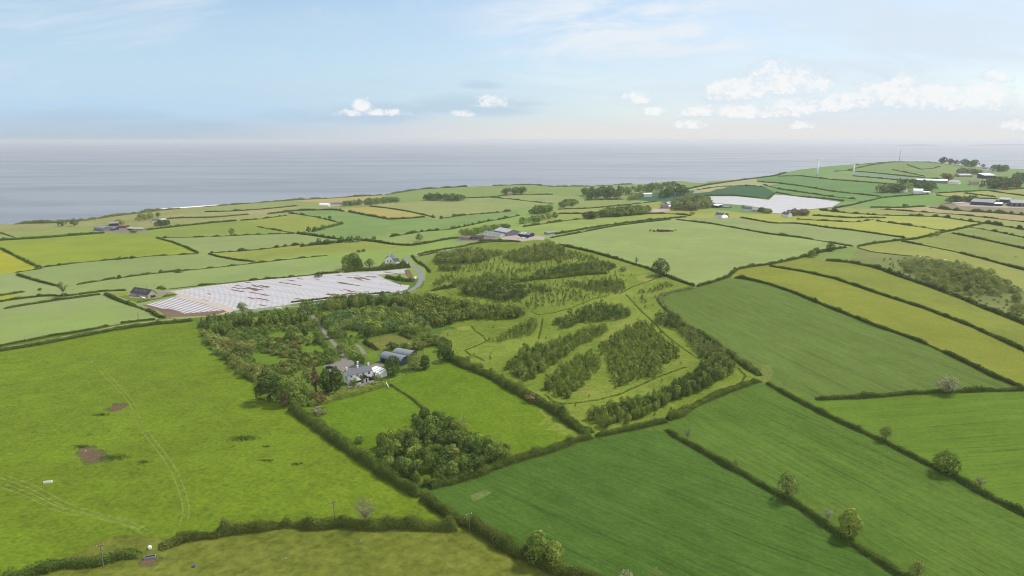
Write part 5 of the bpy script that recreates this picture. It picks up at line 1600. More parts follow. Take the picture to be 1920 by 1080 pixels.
# planted blocks of young trees: spacing, height (m), leaf look, kind, outline
YOUNG = [
    ('long lowest belt', 2.3, (3.2, 5.5), 'mid', '1185,756 1238,740 1268,748 1225,776 1172,797 1132,799 1097,788 1112,776 1150,762'),
    ('right-hand belt', 2.3, (3.2, 6), 'dark', '1300,696 1345,680 1376,694 1372,705 1345,719 1300,741 1270,750 1240,754 1237,741 1265,726 1290,708'),
    ('right-hand belt', 2.3, (3, 5), 'scrub', '1272,622 1295,620 1330,645 1360,666 1376,694 1340,680 1312,674 1292,648'),
    ('dark clump at the head of the right-hand belt', 2.4, (4, 6.5), 'dark', '1226,599 1250,594 1278,606 1286,622 1262,618 1232,608'),
    ('square block', 2.4, (2.4, 4.6), 'young', '1197,605 1212,607 1249,641 1276,664 1274,675 1242,685 1243,699 1222,709 1155,728 1146,708 1122,652 1150,632 1176,616'),
    ('small sloping block left of the square block', 2.3, (2.2, 5.2), 'mid', '1116,665 1124,671 1123,696 1102,715 1096,722 1064,749 1014,733 1042,697 1085,671'),
    ('long curved belt', 2.4, (3, 6), 'mid', '1128,614 1142,619 1117,637 1082,653 1059,672 1032,688 1000,712 985,714 968,706 943,694 962,680 970,667 992,655 1022,649 1059,637 1095,624'),
    ('wide block in the middle', 2.5, (3, 6), 'dark', '1076,592 1096,582 1118,574 1152,576 1175,586 1184,594 1148,603 1110,606 1088,605 1070,615 1050,618 1036,608 1054,598'),
    ('narrow block by the small path', 2.4, (2.2, 4.6), 'mid', '912,638 930,640 943,630 972,612 1005,600 1014,602 1006,625 970,635 934,644'),
    ('broad band below the road', 2.8, (4.1, 8.7), 'young', '760,562 800,562 840,569 900,579 945,585 988,589 985,594 955,599 926,600 882,600 853,606 831,613 809,612 795,600 770,588 752,572'),
    ('dark lens-shaped block', 3.0, (5.1, 8.7), 'dark', '860,549 884,542 926,539 962,542 994,550 991,555 972,567 941,567 898,559 863,551'),
    ('dark lens-shaped block', 3.0, (4.3, 7.2), 'dark', '987,540 1008,543 1031,549 1014,552 994,545'),
    ('thin shrubby patch', 4.3, (1.7, 3.4), 'scrub', '1037,539 1088,549 1106,561 1088,566 1029,571 1000,578 985,574 1000,558'),
    ('oval block under the straight hedge', 2.9, (2.9, 6.1), 'young', '1056,535 1072,532 1102,536 1146,529 1164,533 1177,543 1158,549 1124,548 1099,545 1082,540'),
    ('little row by the field corner', 2.8, (2.4, 4.3), 'mid', '1190,550 1212,546 1249,534 1262,537 1219,551 1198,552'),
    ('thin row by the thorn hedge', 3.5, (1.7, 3.4), 'scrub', '1192,558 1208,556 1224,576 1212,573'),
    ('double band above the straight hedge', 3.0, (4.3, 8.0), 'mid', '850,531 882,528 912,523 966,527 998,529 926,531 868,537 846,536'),
    ('small block by the road bend', 2.9, (2.9, 5.8), 'mid', '810,536 821,528 842,521 854,523 840,528 818,537'),
    ('scattered saplings in the upper part', 3.9, (1.7, 3.4), 'scrub', '928,510 1000,502 990,508 962,519 940,518'), ('scattered saplings in the upper part', 4.3, (1.4, 3.1), 'scrub', '862,506 882,498 916,494 930,500 900,508 868,512'),
    ('upper dark band', 3.0, (5.1, 8.7), 'olive', '813,490 824,482 868,482 918,484 919,488 884,495 818,497'), ('upper dark band', 3.0, (4.3, 7.2), 'dark', '821,504 864,503 862,508 825,510'),
    ('highest band below the farmyard', 3.2, (5.1, 8.7), 'olive', '852,472 875,473 920,476 944,476 928,483 920,478 890,476 856,476'),
    ('big upper block below the farmyard', 3.2, (4.3, 8.7), 'olive', '942,484 964,479 992,470 1028,461 1042,465 1058,472 1030,488 986,494 950,490'),
    ('sapling strip along the pale field hedge', 3.7, (2.2, 3.8), 'young', '1046,470 1076,472 1110,482 1148,494 1140,501 1080,488 1030,489 1002,494'),
    ('low scrub filling the upper plantation', 5.2, (1.2, 3.0), 'young', '818,545 835,500 870,478 1040,466 1160,500 1185,545 1110,566 1000,584 900,568 850,556'),
    ('rough grass between the blocks', 14.0, (0.8, 2.0), 'young', '815,545 860,475 1040,462 1150,495 1240,535 1225,590 1290,650 1400,700 1290,775 1130,812 1000,735 860,650 800,610'),
    ('upper right dark belt', 2.8, (3.2, 5.5), 'dark', '1050,502 1088,499 1144,496 1158,503 1132,511 1102,512 1058,515 1000,522 1000,516 1036,508'),
]


def mixpick(rng, mix):
    return mix[int(rng.integers(len(mix)))]


def plant_mass(name, rows, label, nmax):
    if not rows:
        return
    mass = {}
    rng = np.random.default_rng(8)
    for p, hm, k, m, wd in rows:
        V, F, T = crown_np(k, int(rng.integers(4)))[:3]
        n = min(nmax, len(F))
        V, F, T = V[:n * 4], F[:n], T[:n]
        a = rng.uniform(0, 6.28)
        sc = hm / TREES[k][0]
        wx = sc * wd * rng.uniform(0.9, 1.15)
        ca, sa = math.cos(a), math.sin(a)
        W = np.stack([(V[:, 0] * ca - V[:, 1] * sa) * wx, (V[:, 0] * sa + V[:, 1] * ca) * wx, V[:, 2] * sc], 1) + p
        mass.setdefault(m, []).append((W, F, np.clip(T + rng.uniform(-0.25, 0.25), 0, 1)))
    VV, FF, TT, MI = [], [], [], []
    off = 0
    mats = list(mass)
    for mi, m in enumerate(mats):
        for W, F, T in mass[m]:
            VV.append(W)
            FF.append(F + off)
            TT.append(T)
            MI.append(np.full(len(F), mi))
            off += len(W)
    me = mesh(name, np.concatenate(VV), np.concatenate(FF), tint=np.concatenate(TT))
    o = put(name, me)
    for m in mats:
        me.materials.append(LEAF[m])
    me.polygons.foreach_set('material_index', np.concatenate(MI).astype(np.int32))
    tag(o, label, name.replace('_', ' '), kind='stuff')


def build_trees():
    for px, py, h, k, m, lab, wd in LONE:
        bush = k in ('bush', 'farbush')
        tree(px, py, h, k, m, lab, cat='bush' if bush else 'tree', wide=wd, parts=not bush)
    want = {'tree': [], 'bush': []}
    for base, rows in ((40, WOODS), (70, SHRUBS), (120, FARWOODS)):
        for i, (lab, grp, mix, sp, hr, poly) in enumerate(rows):
            Q, rng = scatter(poly, sp, base + i, 0.42)
            for p in Q:
                k, m = mixpick(rng, mix)
                hm = float(rng.uniform(*hr))
                cat = 'bush' if rows is SHRUBS or k == 'farbush' else 'tree'
                u = PX(p)[0]
                if -30 < u[0] < 1950 and u[1] < 1120:
                    want[cat].append((-hm * pxm(p), p, hm, k, m, lab, grp, float(rng.uniform(0.85, 1.25))))
    for cat, nm in (('tree', 'woodland'), ('bush', 'undergrowth')):
        q = sorted(want[cat], key=lambda r: r[0])
        n = 298 - len([o for o in bpy.data.objects if o.get('category') == cat])
        for _, p, hm, k, m, lab, grp, wd in q[:n]:
            far = k.startswith('far')
            tree(0, 0, 0, k, m, lab, 'bush' if cat == 'bush' else ('conifer_tree' if 'con' in k else 'broadleaf_tree'), cat, grp, parts=cat == 'tree', P=p, hm=hm, wide=wd)
        print('MASS', cat, len(q), n, flush=True)
        plant_mass(nm, [(p, hm, k, m, wd) for _, p, hm, k, m, lab, grp, wd in q[n:]], {'woodland': 'mass of far trees in the woods and hamlets across the plateau and hill', 'undergrowth': 'mass of low bushes between the garden beds and scrub'}[nm], 330)
    # young plantation: the 300 nearest are trees of their own, the rest one mass
    allq = []
    for i, (nm, sp, hr, m, poly) in enumerate(YOUNG):
        Q, rng = scatter(poly, sp, 200 + i, 0.36)
        for p in Q:
            if rng.uniform() < 0.1:
                continue
            hm = float(rng.uniform(*hr) * rng.choice([0.75, 1.0, 1.1]))
            if m == 'young' or m == 'scrub':
                k = 'sapling' if hm < 3.4 or rng.uniform() < 0.35 else 'young'
            else:
                k = 'young'
            mm = m if rng.uniform() < 0.55 else ('mid', 'young', 'olive', 'dark', 'light')[int(rng.integers(5))]
            allq.append((float(np.linalg.norm(p - (0, 0, CAMZ))) / hm ** 0.35, p, hm, k, mm, nm))
    allq.sort(key=lambda q: q[0])
    print('YOUNG', len(allq), flush=True)
    for d, p, hm, k, m, nm in allq[:300]:
        tree(0, 0, 0, k, m, 'young planted tree in the ' + nm + ' of the plantation', 'young_tree', 'young tree', 'young trees in the ' + nm, parts=False, P=p, hm=hm, wide=TRNG.uniform(0.8, 1.15))
    plant_mass('young_woodland', [(p, hm, k, m, 1.0) for d, p, hm, k, m, nm in allq[300:]], 'mass of young planted trees in blocks across the upper plantation', 120)


make_leaves()
build_hedges()
build_trees()

# ------------------------------------------------------------------ buildings
BM = {}


def make_bmats():
    for k, c, r, v in (('white', (290, 288, 282), 0.8, 0.05), ('cream', (214, 200, 172), 0.85, 0.07), ('stone', (176, 166, 154), 0.9, 0.15), ('grey', (178, 178, 176), 0.85, 0.08), ('slate', (108, 112, 122), 0.6, 0.1),
                       ('dark_slate', (82, 80, 84), 0.7, 0.12), ('tile', (150, 128, 112), 0.8, 0.15), ('blue_sheet', (146, 154, 162), 0.45, 0.08), ('dark_blue', (62, 78, 98), 0.5, 0.1), ('pale_sheet', (206, 205, 202), 0.45, 0.07),
                       ('white_sheet', (285, 286, 287), 0.4, 0.04), ('grey_sheet', (160, 164, 168), 0.5, 0.08), ('brown', (124, 104, 90), 0.85, 0.2), ('frame', (285, 285, 280), 0.5, 0.02), ('timber', (150, 138, 118), 0.9, 0.15),
                       ('dark', (52, 54, 58), 0.7, 0.1), ('rust', (140, 96, 74), 0.85, 0.2), ('steel', (176, 180, 182), 0.4, 0.05), ('green_sheet', (120, 140, 130), 0.5, 0.08), ('rubber', (44, 44, 46), 0.9, 0.05), ('red', (190, 60, 44), 0.6, 0.05), ('blue', (70, 100, 170), 0.5, 0.05)):
        BM[k] = plain(k, c, r, 0.3, v, 0.9)
    m, nt, out = nmat('window_glass')
    principled(nt, out, alb((60, 66, 74)), 0.08, 0.6)
    BM['glass'] = m
    m, nt, out = nmat('turbine_white')
    principled(nt, out, alb((298, 298, 296)), 0.45, 0.4)
    BM['turbine'] = m


class MB:
    def __init__(s):
        s.V, s.F = [], []

    def box(s, x0, y0, z0, x1, y1, z1):
        i = len(s.V)
        s.V += [(x, y, z) for z in (z0, z1) for x, y in ((x0, y0), (x1, y0), (x1, y1), (x0, y1))]
        s.F += [tuple(i + k for k in f) for f in ((0, 3, 2, 1), (4, 5, 6, 7), (0, 1, 5, 4), (1, 2, 6, 5), (2, 3, 7, 6), (3, 0, 4, 7))]
        return s

    def prism(s, prof, x0, x1):
        """profile (y,z) swept along x"""
        i, n = len(s.V), len(prof)
        s.V += [(x0, y, z) for y, z in prof] + [(x1, y, z) for y, z in prof]
        s.F += [tuple(i + k for k in range(n))[::-1], tuple(i + n + k for k in range(n))]
        s.F += [(i + k, i + (k + 1) % n, i + n + (k + 1) % n, i + n + k) for k in range(n)]
        return s

    def tube(s, a, b, r0, r1, k=8):
        tube(s.V, s.F, a, b, r0, r1, k)
        s.F.append(tuple(range(len(s.V) - 2 * k, len(s.V) - k))[::-1])
        return s

    def put(s, name, mat, parent=None, smooth=False):
        return put(name, mesh(name, s.V, s.F, smooth), [BM[mat]], parent)


def roof_prof(kind, D, hw, hr, t=0.16, ov=0.35):
    if kind == 'mono':
        return [(-ov, hw - ov * hr / D), (D + ov, hw + hr + ov * hr / D), (D + ov, hw + hr + t + ov * hr / D), (-ov, hw + t - ov * hr / D)]
    if kind == 'arch':
        a = [(D / 2 - (D / 2 + 0.12) * math.cos(q), hw + (hr + 0.05) * math.sin(q)) for q in np.linspace(0, math.pi, 13)]
        b = [(D / 2 - (D / 2 + 0.26) * math.cos(q), hw + (hr + 0.18) * math.sin(q)) for q in np.linspace(math.pi, 0, 13)]
        return a + b
    k = hr / (D / 2)
    return [(-ov, hw - ov * k + 0.02), (D / 2, hw + hr + 0.02), (D + ov, hw - ov * k + 0.02), (D + ov, hw - ov * k + t), (D / 2, hw + hr + t + 0.03), (-ov, hw - ov * k + t)]


def wall_prof(kind, D, hw, hr):
    if kind == 'mono':
        return [(0, -0.6), (0, hw), (D, hw + hr), (D, -0.6)]
    if kind == 'arch':
        return [(0, -0.6)] + [(D / 2 - D / 2 * math.cos(q), hw + hr * math.sin(q)) for q in np.linspace(0, math.pi, 11)] + [(D, -0.6)]
    return [(0, -0.6), (0, hw), (D / 2, hw + hr), (D, hw), (D, -0.6)]


def building(name, label, cat, p1, p2, D, hw, hr, kind, wall, roof, win=0, rows=1, door=None, chim=(), group=None, gwin=0, sky=0, big=None, strips=None):
    A, B = G([p1, p2])
    dx = B - A
    Lb = float(np.hypot(dx[0], dx[1]))
    u = dx[:2] / Lb
    v = np.array([-u[1], u[0]])
    if v @ A[:2] < 0:
        A, u = B, -u
        v = np.array([-u[1], u[0]])
    rz = math.atan2(u[1], u[0])
    cz = H(*[np.array([A[k] + u[k] * a * Lb + v[k] * b * D for a in (0, 1) for b in (0, 1)]) for k in (0, 1)])
    e = empty(name, (A[0], A[1], float(cz.mean())), rz)
    tag(e, label, cat, group)
    MB().prism(wall_prof(kind, D, hw, hr), 0, Lb).put('wall', wall, e)
    ro = MB().prism(roof_prof(kind, D, hw, hr), -0.3, Lb + 0.3).put('roof', roof, e)
    if strips:
        k = hr / (D / 2)
        for a, b in strips:
            MB().prism([(-0.34, hw - 0.34 * k + 0.2), (D / 2 - 0.1, hw + hr + 0.18), (D / 2 - 0.1, hw + hr + 0.22), (-0.34, hw - 0.34 * k + 0.24)], Lb * a, Lb * b).put('roof_light', 'white_sheet', ro)
    for c in chim:
        x = min(max(c * Lb, 0.45), Lb - 0.45)
        cb = MB().box(x - 0.42, D / 2 - 0.34, hw + hr - 0.5, x + 0.42, D / 2 + 0.34, hw + hr + 1.15)
        cb.box(x - 0.5, D / 2 - 0.42, hw + hr + 1.16, x + 0.5, D / 2 + 0.42, hw + hr + 1.3).tube((x - 0.2, D / 2, hw + hr + 1.3), (x - 0.2, D / 2, hw + hr + 1.7), 0.11, 0.1).tube((x + 0.2, D / 2, hw + hr + 1.3), (x + 0.2, D / 2, hw + hr + 1.7), 0.11, 0.1)
        cb.put('chimney', 'white' if wall == 'white' else 'grey', ro)
    if name == 'white_outbuilding':
        for a in (0.3, 0.55, 0.78):
            MB().prism([(-0.2, hw + 0.17 - 0.2 * hr / D), (D + 0.1, hw + hr + 0.19), (D + 0.1, hw + hr + 0.22), (-0.2, hw + 0.2 - 0.2 * hr / D)], Lb * a, Lb * a + 0.35).put('roof_gap', 'brown', ro)
    fh = hw / rows
    for r in range(rows):
        for i in range(win):
            x = Lb * (i + 0.5) / win
            if door is not None and r == 0 and abs(x - door * Lb) < 1.1:
                continue
            z = fh * r + fh * 0.36
            ww, wh = min(1.0, Lb / win * 0.45), min(1.1, fh * 0.45)
            f = MB().box(x - ww / 2 - 0.1, -0.06, z - 0.1, x + ww / 2 + 0.1, -0.003, z + wh + 0.1).put('window', 'frame', e)
            MB().box(x - ww / 2, -0.075, z, x - 0.04, -0.062, z + wh).box(x + 0.04, -0.075, z, x + ww / 2, -0.062, z + wh).put('pane', 'glass', f)
    for i in range(gwin):
        y = D * (i + 1) / (gwin + 1)
        for xa, xb, s in ((Lb, Lb + 0.06, 1), (-0.06, 0, -1)):
            f = MB().box(xa + 0.003 * s, y - 0.6, hw * 0.35, xb, y + 0.6, hw * 0.85).put('window', 'frame', e)
            xo = Lb + 0.062 if s > 0 else -0.062
            MB().box(min(xo, xo + s * 0.02), y - 0.5, hw * 0.4, max(xo, xo + s * 0.02), y + 0.5, hw * 0.8).put('pane', 'glass', f)
    if door is not None:
        x = door * Lb
        MB().box(x - 0.5, -0.07, 0.02, x + 0.5, -0.003, 2.05).put('door', 'dark', e)
    if big:
        for a, b, hh, m in big:
            MB().box(Lb * a, -0.08, 0.02, Lb * b, -0.003, hh).put('door', m, e)
    for i in range(sky):
        k = hr / (D / 2)
        y = D * 0.28
        x = Lb * (0.22 + 0.5 * i / max(1, sky - 1))
        w = MB().prism([(y - 0.45, hw + (y - 0.45) * k + 0.2), (y + 0.45, hw + (y + 0.45) * k + 0.2), (y + 0.45, hw + (y + 0.45) * k + 0.25), (y - 0.45, hw + (y - 0.45) * k + 0.25)], x - 0.4, x + 0.4)
        w.put('skylight', 'white_sheet', ro)
    return e, Lb


BUILD = [
    ('white_outbuilding', 'low white shed with striped pale roof joined at the right of the farmhouse', 'shed', (692, 702), (713, 709), 4.6, 2.5, 0.7, 'mono', 'white', 'white_sheet', dict(big=[(0.12, 0.22, 2.0, 'dark'), (0.42, 0.52, 2.0, 'dark')])),
    ('arched_barn', 'nearer blue-grey arched barn with open dark end, right of the farmhouse', 'barn', (713, 679), (752, 687), 7.0, 2.6, 2.2, 'arch', 'dark_blue', 'blue_sheet', dict(big=[(0.1, 0.4, 2.4, 'dark'), (0.55, 0.9, 2.4, 'dark')])),
    ('arched_barn', 'farther pale grey arched barn, behind the blue-grey arched barn', 'barn', (737, 672), (768, 677), 7.0, 2.6, 2.2, 'arch', 'dark_blue', 'grey_sheet', dict(big=[(0.2, 0.8, 2.4, 'dark')])),
    ('bungalow', 'beige bungalow with dark tiled roof and three skylights beside the white plastic rows', 'house', (245, 554), (277.5, 558.5), 8.4, 2.6, 3.6, 'gable', 'cream', 'dark_slate', dict(win=5, door=0.42, sky=3, gwin=2, chim=(0.7,))),
    ('white_house', 'white gabled house with grey roof on the road bend', 'house', (738, 495), (741, 489.5), 8.5, 5.2, 3.4, 'gable', 'white', 'slate', dict(win=2, rows=2, chim=(0.05, 0.95), gwin=2)),
    ('white_annex', 'lower white annex with dark roof joined to the bend house', 'house', (739, 496.5), (749, 495), 6.0, 3.4, 2.4, 'gable', 'white', 'dark_slate', dict(win=1)),
    ('low_white_garage', 'long low white garage in front of the white bend house', 'garage', (742, 498), (761, 498), 5.0, 1.8, 0.5, 'mono', 'white', 'white_sheet', dict()),
    ('big_barn', 'largest grey-roofed barn beside the concrete farmyard', 'barn', (926, 440), (950, 443), 20, 5.0, 3.0, 'gable', 'grey_sheet', 'pale_sheet', dict(big=[(0.3, 0.8, 3.8, 'dark')])),
    ('low_shed', 'long low grey shed in front of the largest farmyard barn', 'shed', (906, 441), (938, 444), 10, 3.0, 1.6, 'gable', 'white', 'grey_sheet', dict(win=4)),
    ('blue_shed', 'blue-grey shed with two white roof strips on the concrete farmyard', 'shed', (971, 444), (992, 445), 12, 3.4, 2.0, 'gable', 'dark_blue', 'blue_sheet', dict(big=[(0.1, 0.3, 2.8, 'dark'), (0.45, 0.65, 2.8, 'dark')], strips=[(0.22, 0.3), (0.48, 0.56)])),
    ('old_shed', 'old brown-roofed shed at the left end of the concrete farmyard', 'shed', (863, 449), (880, 449), 8, 2.4, 1.6, 'gable', 'stone', 'tile', dict(win=2)),
    ('old_shed', 'dark slate-roofed shed beside the old brown shed', 'shed', (882, 449), (902, 449), 9, 2.6, 1.9, 'gable', 'brown', 'dark_slate', dict(win=2)),
    ('silage_shed', 'small flat grey shed by itself beside the narrow lane', 'shed', (1028, 440), (1044, 438), 8, 2.2, 0.5, 'mono', 'grey', 'grey_sheet', dict()),
    ('farm_shed', 'blue-roofed shed at the left of the farm by the sea', 'shed', (176, 432), (193, 433.5), 16, 3.6, 2.6, 'arch', 'blue_sheet', 'blue_sheet', dict()),
    ('farm_shed', 'flat grey shed in the middle of the farm by the sea', 'shed', (194, 432), (213, 432), 14, 3.0, 1.4, 'gable', 'dark_blue', 'grey_sheet', dict(big=[(0.2, 0.6, 2.4, 'dark')])),
    ('farm_shed', 'upper blue-grey shed of the farm by the sea', 'shed', (205, 424), (223, 423), 16, 4.0, 2.4, 'arch', 'dark_blue', 'grey_sheet', dict()),
    ('farm_shed', 'long pale wall-like shed at the right of the farm by the sea', 'shed', (238, 431), (268, 431.5), 9, 2.2, 1.2, 'gable', 'stone', 'pale_sheet', dict(big=[(0.05, 0.25, 1.8, 'dark')])),
    ('farm_shed', 'rusty red shed behind the flat grey shed of the sea farm', 'shed', (222, 427), (236, 427), 9, 2.6, 1.6, 'gable', 'rust', 'tile', dict()),
    ('cottage', 'left low white house right of the farm by the sea', 'house', (285, 417), (301, 416.5), 9, 3, 2.4, 'gable', 'white', 'slate', dict(win=4)),
    ('cottage', 'right low white house right of the farm by the sea', 'house', (303, 416.5), (314, 415), 9, 3.2, 2.4, 'gable', 'white', 'pale_sheet', dict(win=3)),
    ('coast_farmhouse', 'left long white building of the coast farm', 'house', (598, 387), (616, 387.5), 10, 4, 2.6, 'gable', 'white', 'white_sheet', dict(win=4)),
    ('coast_farmhouse', 'right long white building of the coast farm', 'house', (618, 387), (640, 386), 10, 4.2, 3.0, 'gable', 'white', 'slate', dict(win=5)),
    ('cottage', 'small white cottage among trees below the coast hill', 'house', (834, 375), (842, 375), 8, 4.5, 3, 'gable', 'white', 'slate', dict(win=2)),
    ('cottage', 'pale house in front of the trees on the coast plateau', 'house', (953, 366.5), (961, 366), 9, 5, 3.5, 'gable', 'cream', 'tile', dict(win=2)),
    ('cottage', 'white flat-looking cottage right of the pine wood', 'house', (1208, 369.5), (1223, 368.5), 10, 6, 2, 'gable', 'white', 'white_sheet', dict(win=4)),
    ('stone_barn', 'stone barn with brownish roof at the front of the hamlet', 'barn', (1238, 391), (1253, 391), 10, 4, 4.2, 'gable', 'grey', 'tile', dict(big=[(0.1, 0.25, 2.6, 'dark')])),
    ('stone_barn', 'grey-roofed house behind the brownish stone barn', 'house', (1252, 387), (1264, 386), 9, 4.2, 4.0, 'gable', 'stone', 'grey_sheet', dict(win=2)),
    ('white_shed', 'white-roofed shed right of the stone barn in the hamlet', 'shed', (1255, 390), (1270, 389), 9, 2.4, 2.6, 'gable', 'white', 'white_sheet', dict()),
    ('blue_barn', 'dark blue barn with white roof edge by the hill plastic field', 'barn', (1333, 389), (1346, 390), 14, 4.2, 1.6, 'mono', 'dark_blue', 'white_sheet', dict()),
    ('long_shed', 'long grey shed right of the dark blue barn', 'shed', (1347, 389), (1366, 390.5), 9, 2.4, 1.4, 'gable', 'grey', 'grey_sheet', dict()),
    ('field_house', 'small white gabled house alone beside the lane fields', 'house', (1340, 406.5), (1354, 408), 8, 3.8, 3.0, 'gable', 'white', 'slate', dict(win=4, rows=1, chim=(0.3,))),
    ('field_annex', 'bright low white annex right of the small white field house', 'garage', (1355, 410.5), (1365, 410), 6, 2.4, 2.0, 'gable', 'white', 'white_sheet', dict()),
    ('slate_house', 'long blue-slated bungalow in front of the white plastic on the hill', 'house', (1390, 394), (1409, 395.5), 8, 2.8, 2.8, 'gable', 'white', 'slate', dict(win=4)),
    ('slate_house', 'pale gabled house right of the long blue-slated bungalow', 'house', (1409, 396.5), (1420, 397), 8, 3.2, 3.0, 'gable', 'cream', 'pale_sheet', dict(win=2)),
    ('gabled_house', 'white house with grey roofs left of the bare brown trees', 'house', (1465, 406), (1477, 407.5), 8, 4.4, 3.2, 'gable', 'white', 'slate', dict(win=3, rows=2, chim=(0.1, 0.9))),
    ('gabled_house', 'tall pale house just left of the bare brown trees', 'house', (1477, 404), (1487, 404), 8, 5.0, 3.4, 'gable', 'grey', 'dark_slate', dict(win=2, rows=2)),
    ('hill_farmhouse', 'white farmhouse on the hill road, left of three', 'house', (1687, 360.5), (1699, 361), 12, 5, 3, 'gable', 'white', 'grey_sheet', dict(win=3)),
    ('hill_farmhouse', 'white farmhouse on the hill road, middle of three', 'house', (1712, 363), (1730, 363.5), 12, 5.5, 3.5, 'gable', 'white', 'white_sheet', dict(win=4)),
    ('hill_farmhouse', 'low white building on the hill road, right of three', 'house', (1731, 364), (1745, 364), 10, 3.4, 1, 'mono', 'white', 'white_sheet', dict()),
    ('long_white_shed', 'very long white-roofed shed across the hill', 'shed', (1716, 342.5), (1776, 344), 26, 5, 2.6, 'gable', 'grey_sheet', 'white_sheet', dict()),
    ('hill_shed', 'shorter grey shed at the right end of the very long white-roofed shed', 'shed', (1778, 345), (1797, 346), 20, 5, 2.4, 'gable', 'white', 'pale_sheet', dict()),
    ('hill_shed', 'cream farm building left of the dark grove', 'shed', (1818, 346.5), (1835, 347), 16, 5.5, 3, 'gable', 'cream', 'tile', dict()),
    ('hill_shed', 'bright white-roofed blue shed high on the hill', 'shed', (1845, 335), (1867, 335), 24, 7, 4, 'mono', 'dark_blue', 'white_sheet', dict()),
    ('glasshouse', 'pale glasshouse roofs among trees high on the hill', 'glasshouse', (1800, 332), (1823, 332), 24, 4, 3, 'gable', 'grey', 'pale_sheet', dict()),
    ('hilltop_house', 'left small white house near the hilltop', 'house', (1841, 319.5), (1850, 320), 14, 5, 3.5, 'gable', 'white', 'slate', dict()),
    ('hilltop_house', 'right white house under the dark hilltop trees', 'house', (1862, 322), (1872, 322), 14, 5.5, 4.5, 'gable', 'white', 'white_sheet', dict()),
    ('big_shed', 'widest grey farm shed at the right edge of the picture, left part', 'shed', (1819, 383.5), (1862, 386), 34, 4.6, 4.2, 'gable', 'dark_blue', 'grey_sheet', dict()),
    ('big_shed', 'white-roofed lower shed in front of the widest grey sheds', 'shed', (1857, 385.5), (1878, 386.5), 10, 3.4, 2.0, 'mono', 'dark_blue', 'white_sheet', dict()),
    ('big_shed', 'pale blue-roofed shed between the two widest grey sheds', 'shed', (1873, 380), (1894, 381), 20, 5.4, 2.6, 'gable', 'dark_blue', 'pale_sheet', dict()),
    ('big_shed', 'grey-green shed with dark openings cut by the right edge', 'shed', (1895, 387), (1940, 388), 34, 5.4, 4.2, 'gable', 'green_sheet', 'grey_sheet', dict(big=[(0.1, 0.2, 4, 'dark'), (0.3, 0.42, 4, 'dark'), (0.52, 0.64, 4, 'dark')])),
]


def build_houses():
    for n, lab, cat, a, b, D, hw, hr, k, w, r, kw in BUILD:
        building(n, lab, cat, a, b, D, hw, hr, k, w, r, **kw)
    e, Lb = building('farmhouse', 'white two-storey farmhouse with slate roof and three chimneys beside the small paddock', 'house', (654, 721.5), (698, 711), 5.4, 5.0, 2.0, 'gable', 'white', 'slate', win=4, rows=2, door=0.62, chim=(0.0, 0.5, 1.0), gwin=1)
    x = Lb * 0.66
    po = MB().box(x - 1.1, -2.4, -0.4, x + 1.1, -0.01, 2.4).put('porch', 'white', e)
    m = MB()
    m.V = [(x - 1.4, -2.7, 2.35), (x + 1.4, -2.7, 2.35), (x, -2.7, 3.7), (x - 1.4, -0.02, 2.35), (x + 1.4, -0.02, 2.35), (x, -0.02, 3.7)]
    m.F = [(0, 1, 2), (3, 5, 4), (0, 2, 5, 3), (1, 4, 5, 2), (0, 3, 4, 1)]
    m.put('porch_roof', 'dark_slate', po)
    MB().box(x - 0.45, -2.47, 0.0, x + 0.45, -2.41, 2.0).put('porch_door', 'dark', po)
    su = MB().box(Lb * 0.08, -2.6, -0.5, Lb * 0.42, -0.01, 1.0).put('sunroom', 'white', e)
    MB().box(Lb * 0.08 + 0.05, -2.55, 1.002, Lb * 0.42 - 0.05, -0.02, 2.1).put('sunroom_glazing', 'glass', su)
    MB().prism([(-2.8, 2.12), (-0.015, 2.75), (-0.015, 2.85), (-2.8, 2.22)], Lb * 0.07, Lb * 0.43).put('sunroom_roof', 'pale_sheet', su)
    rw = MB().prism([(5.41, -0.6), (5.41, 4.9), (11.0, 4.9), (11.0, -0.6)], Lb * 0.62, Lb * 0.98)
    w = rw.put('rear_wing', 'white', e)
    xa, xb = Lb * 0.6, Lb * 1.0
    m = MB()
    xm = (xa + xb) / 2
    m.V = [(xa, 4.8, 4.92), (xb, 4.8, 4.92), (xm, 4.8, 6.6), (xa, 11.2, 4.92), (xb, 11.2, 4.92), (xm, 11.2, 6.6)]
    m.F = [(0, 1, 2), (3, 5, 4), (0, 2, 5, 3), (1, 4, 5, 2), (0, 3, 4, 1)]
    m.put('rear_roof', 'slate', w)
    MB().box(xm - 0.4, 10.2, 6.1, xm + 0.4, 10.9, 7.5).put('chimney', 'white', w)


# ------------------------------------------------------------------ smaller things
def pole(px, py, hpx, label, arm=True, rz=0.4):
    P = G([(px, py)])[0]
    h = hpx / pxm(P)
    e = empty('utility_pole', P, rz)
    tag(e, label, 'utility pole', 'poles of the overhead line')
    MB().tube((0, 0, -0.5), (0, 0, h), 0.17, 0.12, 8).put('post', 'timber', e)
    if arm:
        c = MB().box(-1.0, 0.1, h - 0.5, 1.0, 0.24, h - 0.32).put('crossarm', 'timber', e)
        for x in (-0.85, 0, 0.85):
            MB().tube((x, 0.17, h - 0.32), (x, 0.17, h - 0.02), 0.08, 0.05, 6).put('insulator', 'white', c)


